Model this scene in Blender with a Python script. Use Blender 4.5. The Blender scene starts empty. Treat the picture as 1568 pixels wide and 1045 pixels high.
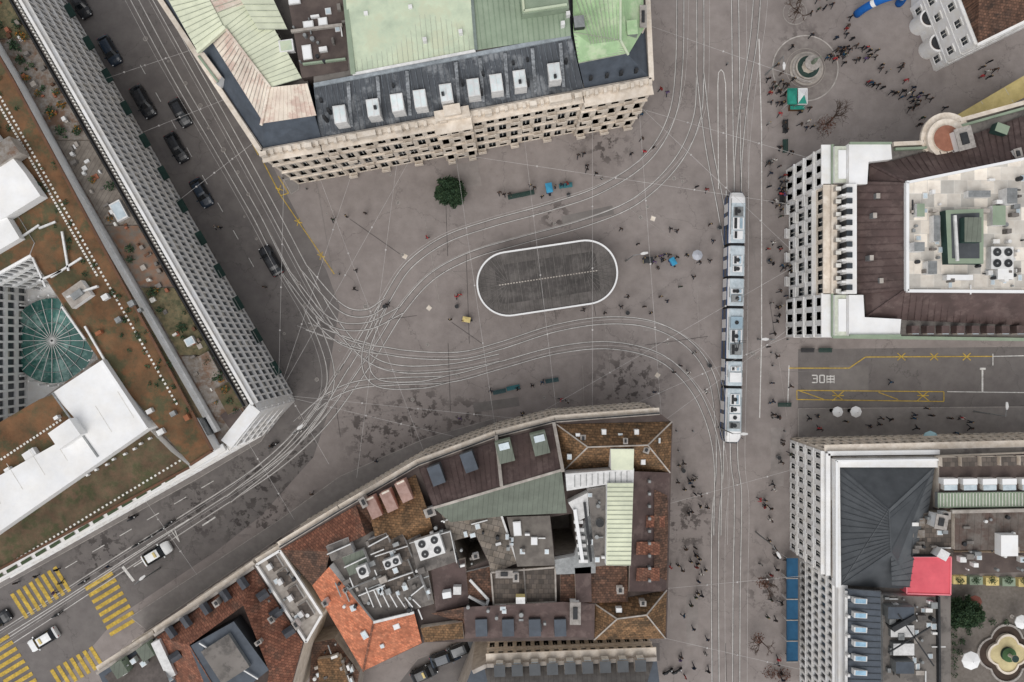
import bpy, bmesh, math, random
from mathutils import Vector, Matrix
from mathutils.geometry import tessellate_polygon
random.seed(7)
# survey grid: K grid units per metre on the ground, drone height H
K=10.75; H=120.0; CX,CY=784.0,522.5
G=1.13
def W(px,py,z=0.0):
    f=(H-z)/(H*K); return Vector(((px-CX)*f,(CY-py)*f,z))
scene=bpy.context.scene
def lin(h):
    h=h.strip().lstrip('#'); r=[]
    for i in (0,2,4):
        v=int(h[i:i+2],16)/255; r.append((v/12.92 if v<=.04045 else ((v+.055)/1.055)**2.4)*G)
    return (min(r[0],.84),min(r[1],.84),min(r[2],.84),1)
MATS={}
def mat(name,c1,c2=None,sc=1.5,rough=.85,metal=0.,dirt=.3,dsc=.18,bump=0.,stripe=None,tile=None,objcol=False,stains=None,spec=.3,third=None):
    if name in MATS: return MATS[name]
    m=bpy.data.materials.new(name); m.use_nodes=True; nt=m.node_tree; N=nt.nodes; L=nt.links
    b=N['Principled BSDF']; b.inputs['Roughness'].default_value=rough; b.inputs['Metallic'].default_value=metal
    b.inputs['Specular IOR Level'].default_value=spec
    tc=N.new('ShaderNodeTexCoord')
    def noise(s,d=7,r=.62):
        n=N.new('ShaderNodeTexNoise'); n.inputs['Scale'].default_value=s; n.inputs['Detail'].default_value=d; n.inputs['Roughness'].default_value=r
        L.new(tc.outputs['Object'],n.inputs['Vector']); return n
    def mr(src,a,b_,c,d):
        n=N.new('ShaderNodeMapRange'); L.new(src,n.inputs[0])
        for i,v in enumerate((a,b_,c,d)): n.inputs[i+1].default_value=v
        return n.outputs[0]
    def mix(f,a,b_,bt='MIX'):
        n=N.new('ShaderNodeMix'); n.data_type='RGBA'; n.blend_type=bt
        for s,v in ((n.inputs[0],f),(n.inputs[6],a),(n.inputs[7],b_)):
            if isinstance(v,(float,int,tuple)): s.default_value=v
            else: L.new(v,s)
        return n.outputs[2]
    def math_(op,a,v):
        n=N.new('ShaderNodeMath'); n.operation=op; L.new(a,n.inputs[0])
        if isinstance(v,(float,int)): n.inputs[1].default_value=v
        else: L.new(v,n.inputs[1])
        return n.outputs[0]
    C1=lin(c1); C2=lin(c2) if c2 else C1
    n1=noise(sc); col=mix(mr(n1.outputs[0],.36,.64,0,1),C1,C2)
    if third:
        n0=noise(third[1],6,.7); col=mix(mr(n0.outputs[0],.5,.6,0,.85),col,lin(third[0]))
    if objcol:
        oi=N.new('ShaderNodeObjectInfo'); col=oi.outputs['Color']
    if dirt>0:
        n2=noise(dsc,6,.7); v=mr(n2.outputs[0],.3,.7,1-dirt,1+dirt*.45)
        cc=N.new('ShaderNodeCombineColor'); 
        for i in range(3): L.new(v,cc.inputs[i])
        col=mix(1.0,col,cc.outputs[0],'MULTIPLY')
    if stripe:
        ang,per,wd,mul=stripe
        mp=N.new('ShaderNodeMapping'); mp.inputs['Rotation'].default_value[2]=math.radians(ang); L.new(tc.outputs['Object'],mp.inputs[0])
        sx=N.new('ShaderNodeSeparateXYZ'); L.new(mp.outputs[0],sx.inputs[0])
        f=math_('FRACT',math_('DIVIDE',sx.outputs[0],per),0.0); f=math_('LESS_THAN',f,wd)
        col=mix(f,col,mix(1.0,col,(mul,mul,mul,1),'MULTIPLY'))
    if tile:
        ang,w,h,mo=tile
        mp=N.new('ShaderNodeMapping'); mp.inputs['Rotation'].default_value[2]=math.radians(ang); L.new(tc.outputs['Object'],mp.inputs[0])
        br=N.new('ShaderNodeTexBrick'); L.new(mp.outputs[0],br.inputs['Vector'])
        br.inputs['Color1'].default_value=(.62,.62,.62,1); br.inputs['Color2'].default_value=(1.2,1.15,1.1,1); br.inputs['Mortar'].default_value=(mo,mo,mo,1)
        br.inputs['Scale'].default_value=1; br.inputs['Mortar Size'].default_value=.03; br.inputs['Brick Width'].default_value=w; br.inputs['Row Height'].default_value=h
        col=mix(1.0,col,br.outputs['Color'],'MULTIPLY')
    if stains:
        tot=None
        for (x,y,r) in stains:
            p=W(x,y); vm=N.new('ShaderNodeVectorMath'); vm.operation='DISTANCE'; L.new(tc.outputs['Object'],vm.inputs[0]); vm.inputs[1].default_value=p
            g=mr(vm.outputs['Value'],r*.3,r,1,0)
            tot=g if tot is None else math_('MAXIMUM',tot,g)
        n3=noise(.75,6,.65); f=math_('MULTIPLY',tot,mr(n3.outputs[0],.515,.56,0,1))
        col=mix(f,col,mix(1.0,col,(.4,.39,.39,1),'MULTIPLY'))
        n4=noise(9,3,.8); v=mr(n4.outputs[0],.62,.72,0,1)
        col=mix(v,col,mix(1.0,col,(1.45,1.42,1.4,1),'MULTIPLY'))
        n6=noise(1.6,8,.8); v=mr(n6.outputs[0],.55,.7,0,.7)
        col=mix(v,col,mix(1.0,col,(.72,.71,.71,1),'MULTIPLY'))
        n7=noise(.12,5,.6); v=mr(n7.outputs[0],.5,.62,0,.5)
        col=mix(v,col,mix(1.0,col,(.78,.77,.77,1),'MULTIPLY'))
        vo=N.new('ShaderNodeTexVoronoi'); vo.feature='DISTANCE_TO_EDGE'; vo.inputs['Scale'].default_value=.09
        nd=noise(.5,4); va=N.new('ShaderNodeVectorMath'); va.operation='ADD'; sc_=N.new('ShaderNodeVectorMath'); sc_.operation='SCALE'; sc_.inputs[3].default_value=3.0
        L.new(nd.outputs[1],sc_.inputs[0]); L.new(tc.outputs['Object'],va.inputs[0]); L.new(sc_.outputs[0],va.inputs[1]); L.new(va.outputs[0],vo.inputs['Vector'])
        v=mr(vo.outputs[0],0,.006,.6,0); col=mix(v,col,mix(1.0,col,(.5,.5,.5,1),'MULTIPLY'))
    L.new(col,b.inputs['Base Color'])
    if bump:
        bp=N.new('ShaderNodeBump'); bp.inputs['Strength'].default_value=bump; bp.inputs['Distance'].default_value=.05
        n5=noise(sc*6,4); L.new(n5.outputs[0],bp.inputs['Height']); L.new(bp.outputs[0],b.inputs['Normal'])
    MATS[name]=m; return m
M=mat
plaza=M('plaza_asphalt','#837b77','#8d8581',sc=.6,dirt=.16,dsc=.05,bump=.3,stains=[(640,640,7),(965,585,7),(590,680,7),(850,330,3),(710,640,4),(420,800,6),(1350,640,6),(1050,800,6),(560,650,5),(1180,900,5),(930,225,4),(1230,80,5)])
roadm=M('road_asphalt','#686361','#736e6b',sc=.5,dirt=.2,dsc=.06,bump=.3,stains=[(400,740,7),(300,780,6),(380,800,5),(160,850,6),(470,700,6)])
pavem=M('pavement','#7c7673','#85807c',sc=1,dirt=.2,bump=.2)
kerbm=M('kerb_stone','#a8a29c','#8e8883',sc=3)
steel=M('rail_steel','#d2cfcb','#b5b2ae',sc=2,rough=.4,dirt=.35,dsc=.3)
groove=M('rail_groove','#474443','#3a3837',sc=2)
bandm=M('track_concrete','#8b8581','#7b7571',sc=.8,dirt=.25)
whitep=M('white_road_paint','#dddbd7','#bdbab5',sc=3,dirt=.25,dsc=1)
yellp=M('yellow_road_paint','#cfae4a','#a88f49',sc=3,dirt=.35,dsc=1)
stone=M('cream_stone','#dfd5c8','#c9bcac',sc=1.2,dirt=.25)
stoned=M('grey_stone','#b0a9a1','#968e86',sc=1.2)
white=M('white_render','#e8e6e2','#d8d5d0',sc=.8,dirt=.12)
white2=M('white_membrane','#f1f0ed','#e0dedb',sc=.5,dirt=.15)
glass=M('window_glass','#2c3034','#454b50',sc=.35,rough=.12,spec=.5)
glassl=M('skylight_glass','#c3ced3','#a9b6bd',sc=1,rough=.15,spec=.6)
frame=M('window_frame','#dcdad4','#c5c1b8',sc=2,dirt=.1)
slate=M('dark_zinc','#575b60','#42454a',sc=.6,rough=.55,dirt=.45,dsc=.3,stripe=(-10,.62,.1,.6),third=('#808386',.35))
slateb=M('blue_slate','#4f565f','#454b53',sc=1,rough=.6,dirt=.25)
slated=M('anthracite_metal','#4e5154','#434649',sc=.6,rough=.5,dirt=.18)
mint=M('pale_copper_patina','#c3cdb3','#b1bda6',sc=.5,dirt=.22,dsc=.3,rough=.75,third=('#b4b89f',.3))
mintd=M('dull_copper_patina','#83917d','#8d9a86',sc=.5,dirt=.22,rough=.75)
mintg=M('green_copper_patina','#a5c295','#95b088',sc=.5,dirt=.25,rough=.75,third=('#b6c5a4',.4))
palegreen=M('yellowish_patina','#d9dcc2','#c8ccb5',sc=.5,dirt=.2,rough=.75)
creampat=M('pink_cream_metal','#dfd5c6','#cfc0b2',sc=.8,dirt=.22,rough=.75,third=('#c2a99c',.5))
seamm=M('seam_metal','#93998a','#adb0a0',sc=2,rough=.6)
brownflat=M('brown_felt','#514744','#5f544f',sc=.7,dirt=.35)
brown=M('brown_roof_metal','#584845','#4b3e3b',sc=.6,dirt=.22,rough=.65,third=('#645551',.5))
tileo=M('ochre_clay_tiles','#937253','#6b5640',sc=2.2,dirt=.4,dsc=.5,tile=(2,.42,.3,.45),bump=.4,third=('#5c4c3a',.6))
tiler=M('red_clay_tiles','#9a6b57','#805546',sc=2.2,dirt=.35,dsc=.5,tile=(30,.42,.3,.45),bump=.4,third=('#6b5145',.5))
tileor=M('orange_clay_tiles','#c88466','#bb7356',sc=1.2,dirt=.18,tile=(30,.42,.3,.75),bump=.4,third=('#a8694f',.4))
tileb=M('brown_clay_tiles','#75594b','#5d473b',sc=2,dirt=.35,dsc=.4,tile=(0,.42,.3,.45),bump=.4,third=('#4d4039',.5))
paver=M('terrace_pavers','#8f877e','#7a7269',sc=1,dirt=.3,tile=(15,.75,.75,.4))
paverd=M('dark_terrace_pavers','#6c645e','#5c554f',sc=1,dirt=.3,tile=(0,.6,.6,.5))
greyflat=M('grey_roof_felt','#837d78','#6d6863',sc=.8,dirt=.35,dsc=.4,third=('#5c5855',.5))
greenflat=M('green_grey_roof','#70766b','#676c62',sc=.8,dirt=.2,stripe=(5,.6,.1,.7))
sedum=M('sedum_roof','#675443','#57523e',sc=.9,rough=.95,dirt=.45,dsc=.35,bump=.8,third=('#4a4c34',.45))
sedum2=M('sedum_roof_orange','#75553c','#61503b',sc=.7,rough=.95,dirt=.4,dsc=.3,bump=.8,third=('#50503a',.35))
gravel=M('gravel','#8a8580','#74695e',sc=2.5,rough=.95,dirt=.35,third=('#6a5140',.5))
deck=M('weathered_deck','#857d74','#706860',sc=1,dirt=.3,stripe=(30,.5,.12,.65))
planth=M('planting','#5f5c46','#776a50',sc=2.5,dirt=.4,dsc=1,third=('#4a4d38',1.2))
metalw=M('white_metal','#dcdbd9','#c6c5c3',sc=2,rough=.5,dirt=.2)
metalg=M('grey_metal','#8f9191','#777979',sc=2,rough=.45,dirt=.25,metal=.2)
dark=M('dark_metal','#353638','#28292b',sc=2,rough=.6)
redf=M('red_fabric','#d4626b','#cb5a64',sc=.6,dirt=.15)
bluef=M('blue_awning','#2b5878','#254e6c',sc=.8,dirt=.25)
yellowf=M('yellow_fabric','#d9c68a','#cbb87b',sc=.8)
tealf=M('teal_fabric','#359683','#2d8475',sc=1)
whitef=M('white_fabric','#f0eeea','#e5e3df',sc=1,dirt=.08)
greengl=M('green_pool_glass','#2a534d','#3e6f67',sc=.4,rough=.05,spec=.9,third=('#7f9e97',.3))
darkgreen=M('dark_green_paint','#2f4842','#293d38',sc=1)
blueo=M('bright_blue','#1c63b4','#185aa3',sc=1)
woodm=M('bench_wood','#6c4b33','#5a3e2b',sc=4)
bark=M('bark','#5a4a40','#463830',sc=5)
leafm=M('dark_foliage','#24382a','#384f35',sc=6,rough=.8,dirt=.4,dsc=1.5)
leafl=M('light_foliage','#46593a','#304530',sc=6,rough=.8,dirt=.3,dsc=1.5)
leafo=M('autumn_foliage','#a8702c','#7b5a2c',sc=6,rough=.8,dirt=.3,dsc=1.5)
rustm=M('rust_edge','#6b4b38','#5c4638',sc=2)
water=M('water','#35463f','#2c3c3a',sc=1,rough=.05)

class MB:
    def __init__(s,name): s.name=name; s.v=[]; s.f=[]; s.m=[]; s.mats=[]
    def mi(s,m):
        if m not in s.mats: s.mats.append(m)
        return s.mats.index(m)
    def face(s,pts,m):
        i=len(s.v); s.v+= [tuple(p) for p in pts]; s.f.append(tuple(range(i,i+len(pts)))); s.m.append(s.mi(m))
    def pf(s,pts,m): s.face([W(*p) for p in pts],m)
    def loft(s,rings,m,cap=True,closed=True):
        base=len(s.v); n=len(rings[0])
        for r in rings: s.v+=[tuple(p) for p in r]
        for i in range(len(rings)-1):
            for j in range(n if closed else n-1):
                k=(j+1)%n
                s.f.append((base+i*n+j,base+i*n+k,base+(i+1)*n+k,base+(i+1)*n+j)); s.m.append(s.mi(m(i,j) if callable(m) else m))
        if cap:
            c=m(-1,0) if callable(m) else m
            s.f.append(tuple(base+j for j in range(n))[::-1]); s.m.append(s.mi(c))
            s.f.append(tuple(base+(len(rings)-1)*n+j for j in range(n))); s.m.append(s.mi(c))
    def prism(s,poly,z0,z1,ms,mt):
        n=len(poly)
        for i in range(n):
            a=poly[i]; b=poly[(i+1)%n]
            s.face([(a[0],a[1],z0),(b[0],b[1],z0),(b[0],b[1],z1),(a[0],a[1],z1)],ms)
        s.face([(p[0],p[1],z1) for p in poly],mt)
    def block(s,pp,z0,z1,ms,mt,holes=(),zh=0,mh=None):
        P=[W(x,y,z1) for x,y in pp]; Hs=[[W(x,y,z1) for x,y in h] for h in holes]
        for Q in [P]+Hs:
            n=len(Q)
            zz=z0 if Q is P else zh
            for i in range(n):
                a=Q[i]; b=Q[(i+1)%n]
                s.face([(a.x,a.y,zz),(b.x,b.y,zz),(b.x,b.y,z1),(a.x,a.y,z1)],ms if Q is P else (mh or ms))
        allv=P+[v for h in Hs for v in h]
        for t in tessellate_polygon([P]+Hs): s.face([allv[i] for i in t],mt)
        for h in Hs: s.face([(v.x,v.y,zh+.01) for v in h],mh or ms)
    def solid(s,base,z0,top,z1,ms,mt):
        B=[W(x,y,z0) for x,y in base]; T=[W(x,y,z1) for x,y in top]; n=len(B)
        for i in range(n): s.face([B[i],B[(i+1)%n],T[(i+1)%n],T[i]],ms[i] if isinstance(ms,list) else ms)
        s.face(T,mt)
    def pbox(s,cx,cy,w,h,ang,z0,z1,ms,mt=None,inset=0):
        c,sn=math.cos(math.radians(ang)),math.sin(math.radians(ang))
        P=[]
        for a,b in ((-1,-1),(1,-1),(1,1),(-1,1)):
            P.append(W(cx+a*w/2*c-b*h/2*sn,cy+a*w/2*sn+b*h/2*c,z1))
        s.prism(P,z0,z1,ms,mt or ms)
    def beam(s,p,q,w,h,m):
        p=Vector(p); q=Vector(q); d=q-p
        if d.length<1e-5: return
        d.normalize(); side=d.cross(Vector((0,0,1)))
        if side.length<1e-3: side=Vector((1,0,0))
        side.normalize(); up=side.cross(d).normalized()
        R=[]
        for c in (p,q): R.append([c+side*a*w/2+up*b*h/2 for a,b in ((-1,-1),(1,-1),(1,1),(-1,1))])
        s.loft(R,m)
    def seams(s,a,b,c,d,n,m,w=.07,h=.1):
        a,b,c,d=[W(*p) for p in (a,b,c,d)]
        for i in range(n+1):
            t=i/n; s.beam(a.lerp(b,t),d.lerp(c,t),w,h,m)
    def hip(s,base,z0,ridge,z1,m,cap=None):
        B=[W(x,y,z0) for x,y in base]; r0,r1=[W(x,y,z1) for x,y in ridge]
        s.face([B[0],B[1],r1,r0],m); s.face([B[1],B[2],r1],m); s.face([B[2],B[3],r0,r1],m); s.face([B[3],B[0],r0],m)
        if cap:
            for p,q in ((r0,r1),(B[0],r0),(B[3],r0),(B[1],r1),(B[2],r1)): s.beam(p,q,.16,.12,cap)
    def cyl(s,c,r,z0,z1,m,mt=None,n=16,r2=None):
        r2=r if r2 is None else r2
        A=[(c[0]+r*math.cos(2*math.pi*i/n),c[1]+r*math.sin(2*math.pi*i/n),z0) for i in range(n)]
        B=[(c[0]+r2*math.cos(2*math.pi*i/n),c[1]+r2*math.sin(2*math.pi*i/n),z1) for i in range(n)]
        s.loft([A,B],m,cap=False); s.face(A[::-1],m); s.face(B,mt or m)
    def finish(s,smooth=False,loc=None,rot=0,fix=True):
        me=bpy.data.meshes.new(s.name); me.from_pydata(s.v,[],s.f)
        for m in s.mats: me.materials.append(m)
        me.polygons.foreach_set('material_index',s.m)
        me.update()
        if fix:
            bm=bmesh.new(); bm.from_mesh(me)
            if smooth: bmesh.ops.remove_doubles(bm,verts=bm.verts,dist=.001)
            bmesh.ops.recalc_face_normals(bm,faces=bm.faces); bm.to_mesh(me); bm.free()
        if smooth: me.polygons.foreach_set('use_smooth',[True]*len(me.polygons))
        o=bpy.data.objects.new(s.name,me); scene.collection.objects.link(o)
        if loc is not None: o.location=loc; o.rotation_euler[2]=rot
        return o

def inst(o,name,loc,rot=0,col=None,sc=1):
    n=bpy.data.objects.new(name,o.data); scene.collection.objects.link(n); n.location=loc; n.rotation_euler[2]=rot; n.scale=(sc,sc,sc)
    if col: n.color=col
    return n

blind=M('window_blind','#b9b6ad','#a5a198',sc=1)
fr_=random.Random(77)
def facade(mb,a,b,zt,z0,z1,floors,bays,mw,mg=glass,mf=frame,pw=.45,sp=.4,dep=.3,cor=.2,ped=False,mull=True,balc=0,off=0.0,arch=False):
    A=W(a[0],a[1],zt).to_2d(); B=W(b[0],b[1],zt).to_2d()
    d=B-A; Ln=d.length; u=d/Ln; n=Vector((-u.y,u.x))
    if n.dot(-(A+B)/2)<0: n=-n
    A=A+n*off
    def box(u0,u1,n0,n1,za,zb,m):
        P=[A+u*uu+n*nn for uu,nn in ((u0,n0),(u1,n0),(u1,n1),(u0,n1))]
        mb.prism(P,za,zb,m,m); mb.face([(p.x,p.y,za) for p in P],m)
    P=A+n*.03; Q=A+u*Ln+n*.03
    mb.face([(P.x,P.y,z0),(Q.x,Q.y,z0),(Q.x,Q.y,z1),(P.x,P.y,z1)],mg)
    bw=Ln/bays; fh=(z1-z0)/floors
    for i in range(bays+1):
        hw=pw*bw/2; u0=max(0,i*bw-hw); u1=min(Ln,i*bw+hw); box(u0,u1,.0,dep,z0,z1-.01,mw)
    for k in range(floors+1):
        zc=z0+k*fh; h=sp*fh/2; za=max(z0,zc-h); zb=min(z1,zc+h)
        box(0.005,Ln-.005,.0,dep-.03,za,zb,mw)
        if cor and k>0: box(-.05,Ln+.05,.0,dep+cor*(1.8 if k==floors else .6),min(zc,z1)-.2,min(zc,z1)+.02,mw)
    for k in range(floors):
        for i in range(bays):
            uc=(i+.5)*bw; za=z0+k*fh+sp*fh/2; zb=z0+(k+1)*fh-sp*fh/2; hw=bw*(1-pw)/2
            if fr_.random()<.3:
                t=fr_.uniform(.25,.7); box(uc-hw,uc+hw,.03,.05,zb-(zb-za)*t,zb,blind)
            if mull:
                box(uc-.04,uc+.04,.03,.12,za,zb,mf); 
                zc=za+(zb-za)*.7; box(uc-hw,uc+hw,.03,.11,zc-.04,zc+.04,mf)
            if arch and k in arch:
                for s in (-1,1): box(uc+s*hw*.78-hw*.22,uc+s*hw*.78+hw*.22,.05,dep-.05,zb-hw*.5,zb,mw)
            if ped and k<floors:
                w=hw; box(uc-w*1.25,uc+w*1.25,.0,dep+.1,zb,zb+.18,mw)
                box(uc-w*1.15,uc+w*1.15,.0,dep+.1,za-.15,za,mw)
                if balc and (i+k)%balc==0: 
                    box(uc-w*1.2,uc+w*1.2,.0,dep+.7,za-.3,za-.16,mw); box(uc-w*1.2,uc+w*1.2,dep+.58,dep+.68,za-.16,za+.6,mw)
def chimney(mb,x,y,z,w=8,h=12,ang=0,hh=1.6,m=None):
    m=m or stoned
    mb.pbox(x,y,w,h,ang,z,z+hh,m,m); mb.pbox(x,y,w*1.2,h*1.15,ang,z+hh+.003,z+hh+.15,kerbm); 
    mb.pbox(x,y,w*.5,h*.6,ang,z+hh+.153,z+hh+.35,dark)
def skyl(mb,x,y,w,h,ang,z,m=None,fm=None,hh=.3):
    mb.pbox(x,y,w,h,ang,z-.6,z+hh,fm or metalw); mb.pbox(x,y,w*.8,h*.84,ang,z+hh,z+hh+.03,fm or metalw,m or glassl)
def clutter(mb,x0,y0,x1,y1,z,n,ang=0,seed=1,big=14):
    r=random.Random(seed)
    for i in range(n):
        x=r.uniform(x0,x1); y=r.uniform(y0,y1); t=r.random()
        if t<.35: mb.pbox(x,y,r.uniform(3,big),r.uniform(3,big*.7),ang,z,z+r.uniform(.3,1.3),r.choice([metalw,metalg,stoned,greyflat,white,greyflat]))
        elif t<.6: mb.cyl(W(x,y,z),r.uniform(.1,.28),z,z+r.uniform(.4,1.),r.choice([metalg,metalw,dark]),n=10)
        elif t<.8:
            l=r.uniform(8,26); a=math.radians(ang+r.choice([0,90])); mb.beam(W(x,y,z+.25),W(x+l*math.cos(a),y+l*math.sin(a),z+.25),.14,.14,r.choice([metalw,metalg,dark]))
        else: skyl(mb,x,y,r.uniform(5,9),r.uniform(6,10),ang,z,hh=.2)
def acunit(mb,cx,cy,w,h,ang,z,nx,ny):
    mb.pbox(cx,cy,w,h,ang,z,z+1.2,metalw); c,s=math.cos(math.radians(ang)),math.sin(math.radians(ang))
    for i in range(nx):
        for j in range(ny):
            a=(i+.5)/nx*w-w/2; b=(j+.5)/ny*h-h/2; p=W(cx+a*c-b*s,cy+a*s+b*c,z+1.2)
            r=min(w/nx,h/ny)*.36/K*.85
            mb.cyl(p,r,z+1.2,z+1.32,metalg,dark,n=18); mb.cyl(p,r*.25,z+1.32,z+1.36,metalg,n=8)

# ---------- camera, world, sun
cam=bpy.data.cameras.new('camera'); co=bpy.data.objects.new('camera',cam); scene.collection.objects.link(co)
co.location=(0,0,H); cam.sensor_width=36; cam.lens=36*H/(1568/K); cam.clip_end=3000; scene.camera=co
w=bpy.data.worlds.new('World'); scene.world=w; w.use_nodes=True; nt=w.node_tree
bg=nt.nodes['Background']; sky=nt.nodes.new('ShaderNodeTexSky'); sky.sky_type='NISHITA'; sky.sun_disc=False
EL,RO=math.radians(62),math.radians(200)
sky.sun_elevation=EL; sky.sun_rotation=RO
hs=nt.nodes.new('ShaderNodeHueSaturation'); hs.inputs['Saturation'].default_value=.16
nt.links.new(sky.outputs[0],hs.inputs['Color']); nt.links.new(hs.outputs[0],bg.inputs[0]); bg.inputs[1].default_value=.15
sl=bpy.data.lights.new('sun','SUN'); sl.energy=1.5; sl.angle=math.radians(50); sl.color=(1,.965,.93)
so=bpy.data.objects.new('sun',sl); scene.collection.objects.link(so)
sd=Vector((math.sin(RO)*math.cos(EL),math.cos(RO)*math.cos(EL),math.sin(EL)))
so.rotation_euler=sd.to_track_quat('Z','Y').to_euler()
scene.view_settings.view_transform='Standard'; scene.view_settings.look='None'; scene.view_settings.exposure=0

# ---------- ground
g=MB('ground'); g.face([(-900,-900,0),(900,-900,0),(900,900,0),(-900,900,0)],plaza); g.finish()
def sheet(name,pp,z,m,kerb=None):
    b=MB(name); P=[W(x,y) for x,y in pp]
    P=[Vector((p.x,p.y,z)) for p in P]
    for t in tessellate_polygon([P]): b.face([P[i] for i in t],m)
    if kerb:
        n=len(P)
        for i in range(n):
            a,c=P[i],P[(i+1)%n]; b.face([(a.x,a.y,0),(c.x,c.y,0),c,a],kerb)
            b.beam((a.x,a.y,z+.002),(c.x,c.y,z+.002),.1,.02,kerb)
    return b.finish(fix=False)
def cat(pts,n=10):
    pts=[Vector(p) for p in pts]; P=[pts[0]*2-pts[1]]+pts+[pts[-1]*2-pts[-2]]; out=[]
    for i in range(1,len(P)-2):
        p0,p1,p2,p3=P[i-1:i+3]
        for k in range(n):
            t=k/n; out.append(.5*((2*p1)+(p2-p0)*t+(2*p0-5*p1+4*p2-p3)*t*t+(3*p1-p0-3*p2+p3)*t**3))
    out.append(pts[-1]); return out
def ribbon(mb,path,off,wd,z,m):
    L_=[];R_=[]
    for i,p in enumerate(path):
        a=path[max(0,i-1)]; b=path[min(len(path)-1,i+1)]; d=(b-a).normalized(); n=Vector((-d.y,d.x))
        L_.append(p+n*(off+wd/2)); R_.append(p+n*(off-wd/2))
    for i in range(len(path)-1):
        mb.face([(L_[i].x,L_[i].y,z),(L_[i+1].x,L_[i+1].y,z),(R_[i+1].x,R_[i+1].y,z),(R_[i].x,R_[i].y,z)],m)
sheet('road',[(40,-60),(262,-60),(440,300),(500,415),(520,470),(505,560),(500,640),(480,700),(400,790),(330,845),(180,945),(40,1110),(-80,1110),(-80,925),(290,725),(395,668),(447,608)],.004,roadm)
sheet('road',[(1222,535),(1700,530),(1700,622),(1222,626)],.004,roadm)
sheet('road',[(560,1110),(640,1010),(700,988),(1010,985),(1010,1012),(720,1020),(650,1110)],.004,roadm)
sheet('pavement',[(268,-60),(446,298),(458,290),(458,278),(372,153),(290,20),(262,-60)],.12,pavem,kerbm)
sheet('pavement',[(-80,945),(300,735),(400,676),(410,660),(393,652),(330,690),(-80,900)],.12,pavem,kerbm)
sheet('pavement',[(200,945),(430,795),(520,730),(650,672),(760,640),(760,655),(650,692),(440,815),(225,965)],.12,pavem,kerbm)
sheet('pavement',[(1222,626),(1700,622),(1700,680),(1222,680)],.12,pavem,kerbm)
for i,(x,y,w_,h_,a,c) in enumerate([(718,268,34,38,-8,1),(1010,500,50,18,5,1),(760,620,70,14,-8,0),(900,330,80,14,-12,0),(1190,700,20,90,0,1),(1300,580,60,40,0,0),(380,560,70,30,60,1),(1060,950,18,80,0,1),(1225,265,60,24,0,1)]):
    m=M('asphalt_patch_%d'%c,['#75706d','#8f8884'][c],['#7b7672','#867f7b'][c],sc=1,dirt=.25)
    cc,ss=math.cos(math.radians(a)),math.sin(math.radians(a))
    sheet('asphalt_patch',[(x+p*w_/2*cc-q*h_/2*ss,y+p*w_/2*ss+q*h_/2*cc) for p,q in ((-1,-1),(1,-1),(1,1),(-1,1))],.007+.0005*i,m)
sheet('plaza_paving_ring',[(1233+49*math.cos(a*math.pi/32),105+49*math.sin(a*math.pi/32)) for a in range(64)],.012,M('ring_paving','#7d7571','#87807b',sc=1.2,dirt=.25,dsc=.3))
# ---------- tram tracks
TR=[
 [(1042,-40),(1040,100),(1028,180),(990,243),(920,290),(840,318),(750,343),(680,368),(625,408),(590,462),(555,520),(515,585),(465,655),(395,720),(300,783),(200,845),(60,935),(-60,1010)],
 [(1072,-40),(1072,110),(1066,185),(1035,250),(975,307),(900,340),(800,368),(720,392),(660,425),(615,475),(580,530),(540,590),(490,655),(420,717),(320,783),(220,848),(80,940),(-60,1030)],
 [(1125,-40),(1127,120),(1129,300),(1128,500),(1124,690),(1130,760),(1128,900),(1127,1100)],
 [(1162,-40),(1154,60),(1140,150),(1131,240),(1129.5,300)],
 [(470,500),(540,525),(610,541),(700,545),(765,530),(850,503),(930,491),(1000,498),(1055,528),(1088,575),(1100,640),(1102,720),(1095,820),(1096,1100)],
 [(465,640),(500,610),(545,590),(610,584),(690,580),(765,560),(850,537),(930,529),(1000,543),(1045,575),(1078,625),(1098,700),(1098.5,820)],
 [(185,-40),(265,110),(335,230),(395,335),(440,420),(480,490),(505,560),(500,610),(465,665)],
 [(218,-40),(290,90),(360,215),(420,325),(465,410),(510,490),(560,545),(610,565),(690,563),(765,548)],
 [(395,335),(450,440),(520,520),(610,541)],
 [(590,462),(560,540),(575,585),(640,590),(690,580)],
 [(1072,110),(1085,220),(1104,320),(1120,420),(1127,500)],
 [(440,420),(500,490),(560,500),(615,475)],
 [(465,410),(520,470),(560,480),(592,462)],
 [(530,560),(480,640),(430,700),(350,765)],
]
tt=MB('tram_tracks')
for i,t in enumerate(TR):
    P=[W(p.x,p.y).to_2d() for p in cat([Vector((a,b)) for a,b in t])]
    for j,o in enumerate((-.5,.5)):
        z=.0145+.0011*(i*2+j)
        ribbon(tt,P,o,.28,z-.0006,bandm); ribbon(tt,P,o,.095,z,steel); ribbon(tt,P,o+(.08 if o<0 else -.08),.06,z+.0003,groove)
tt.finish(fix=False)
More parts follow.
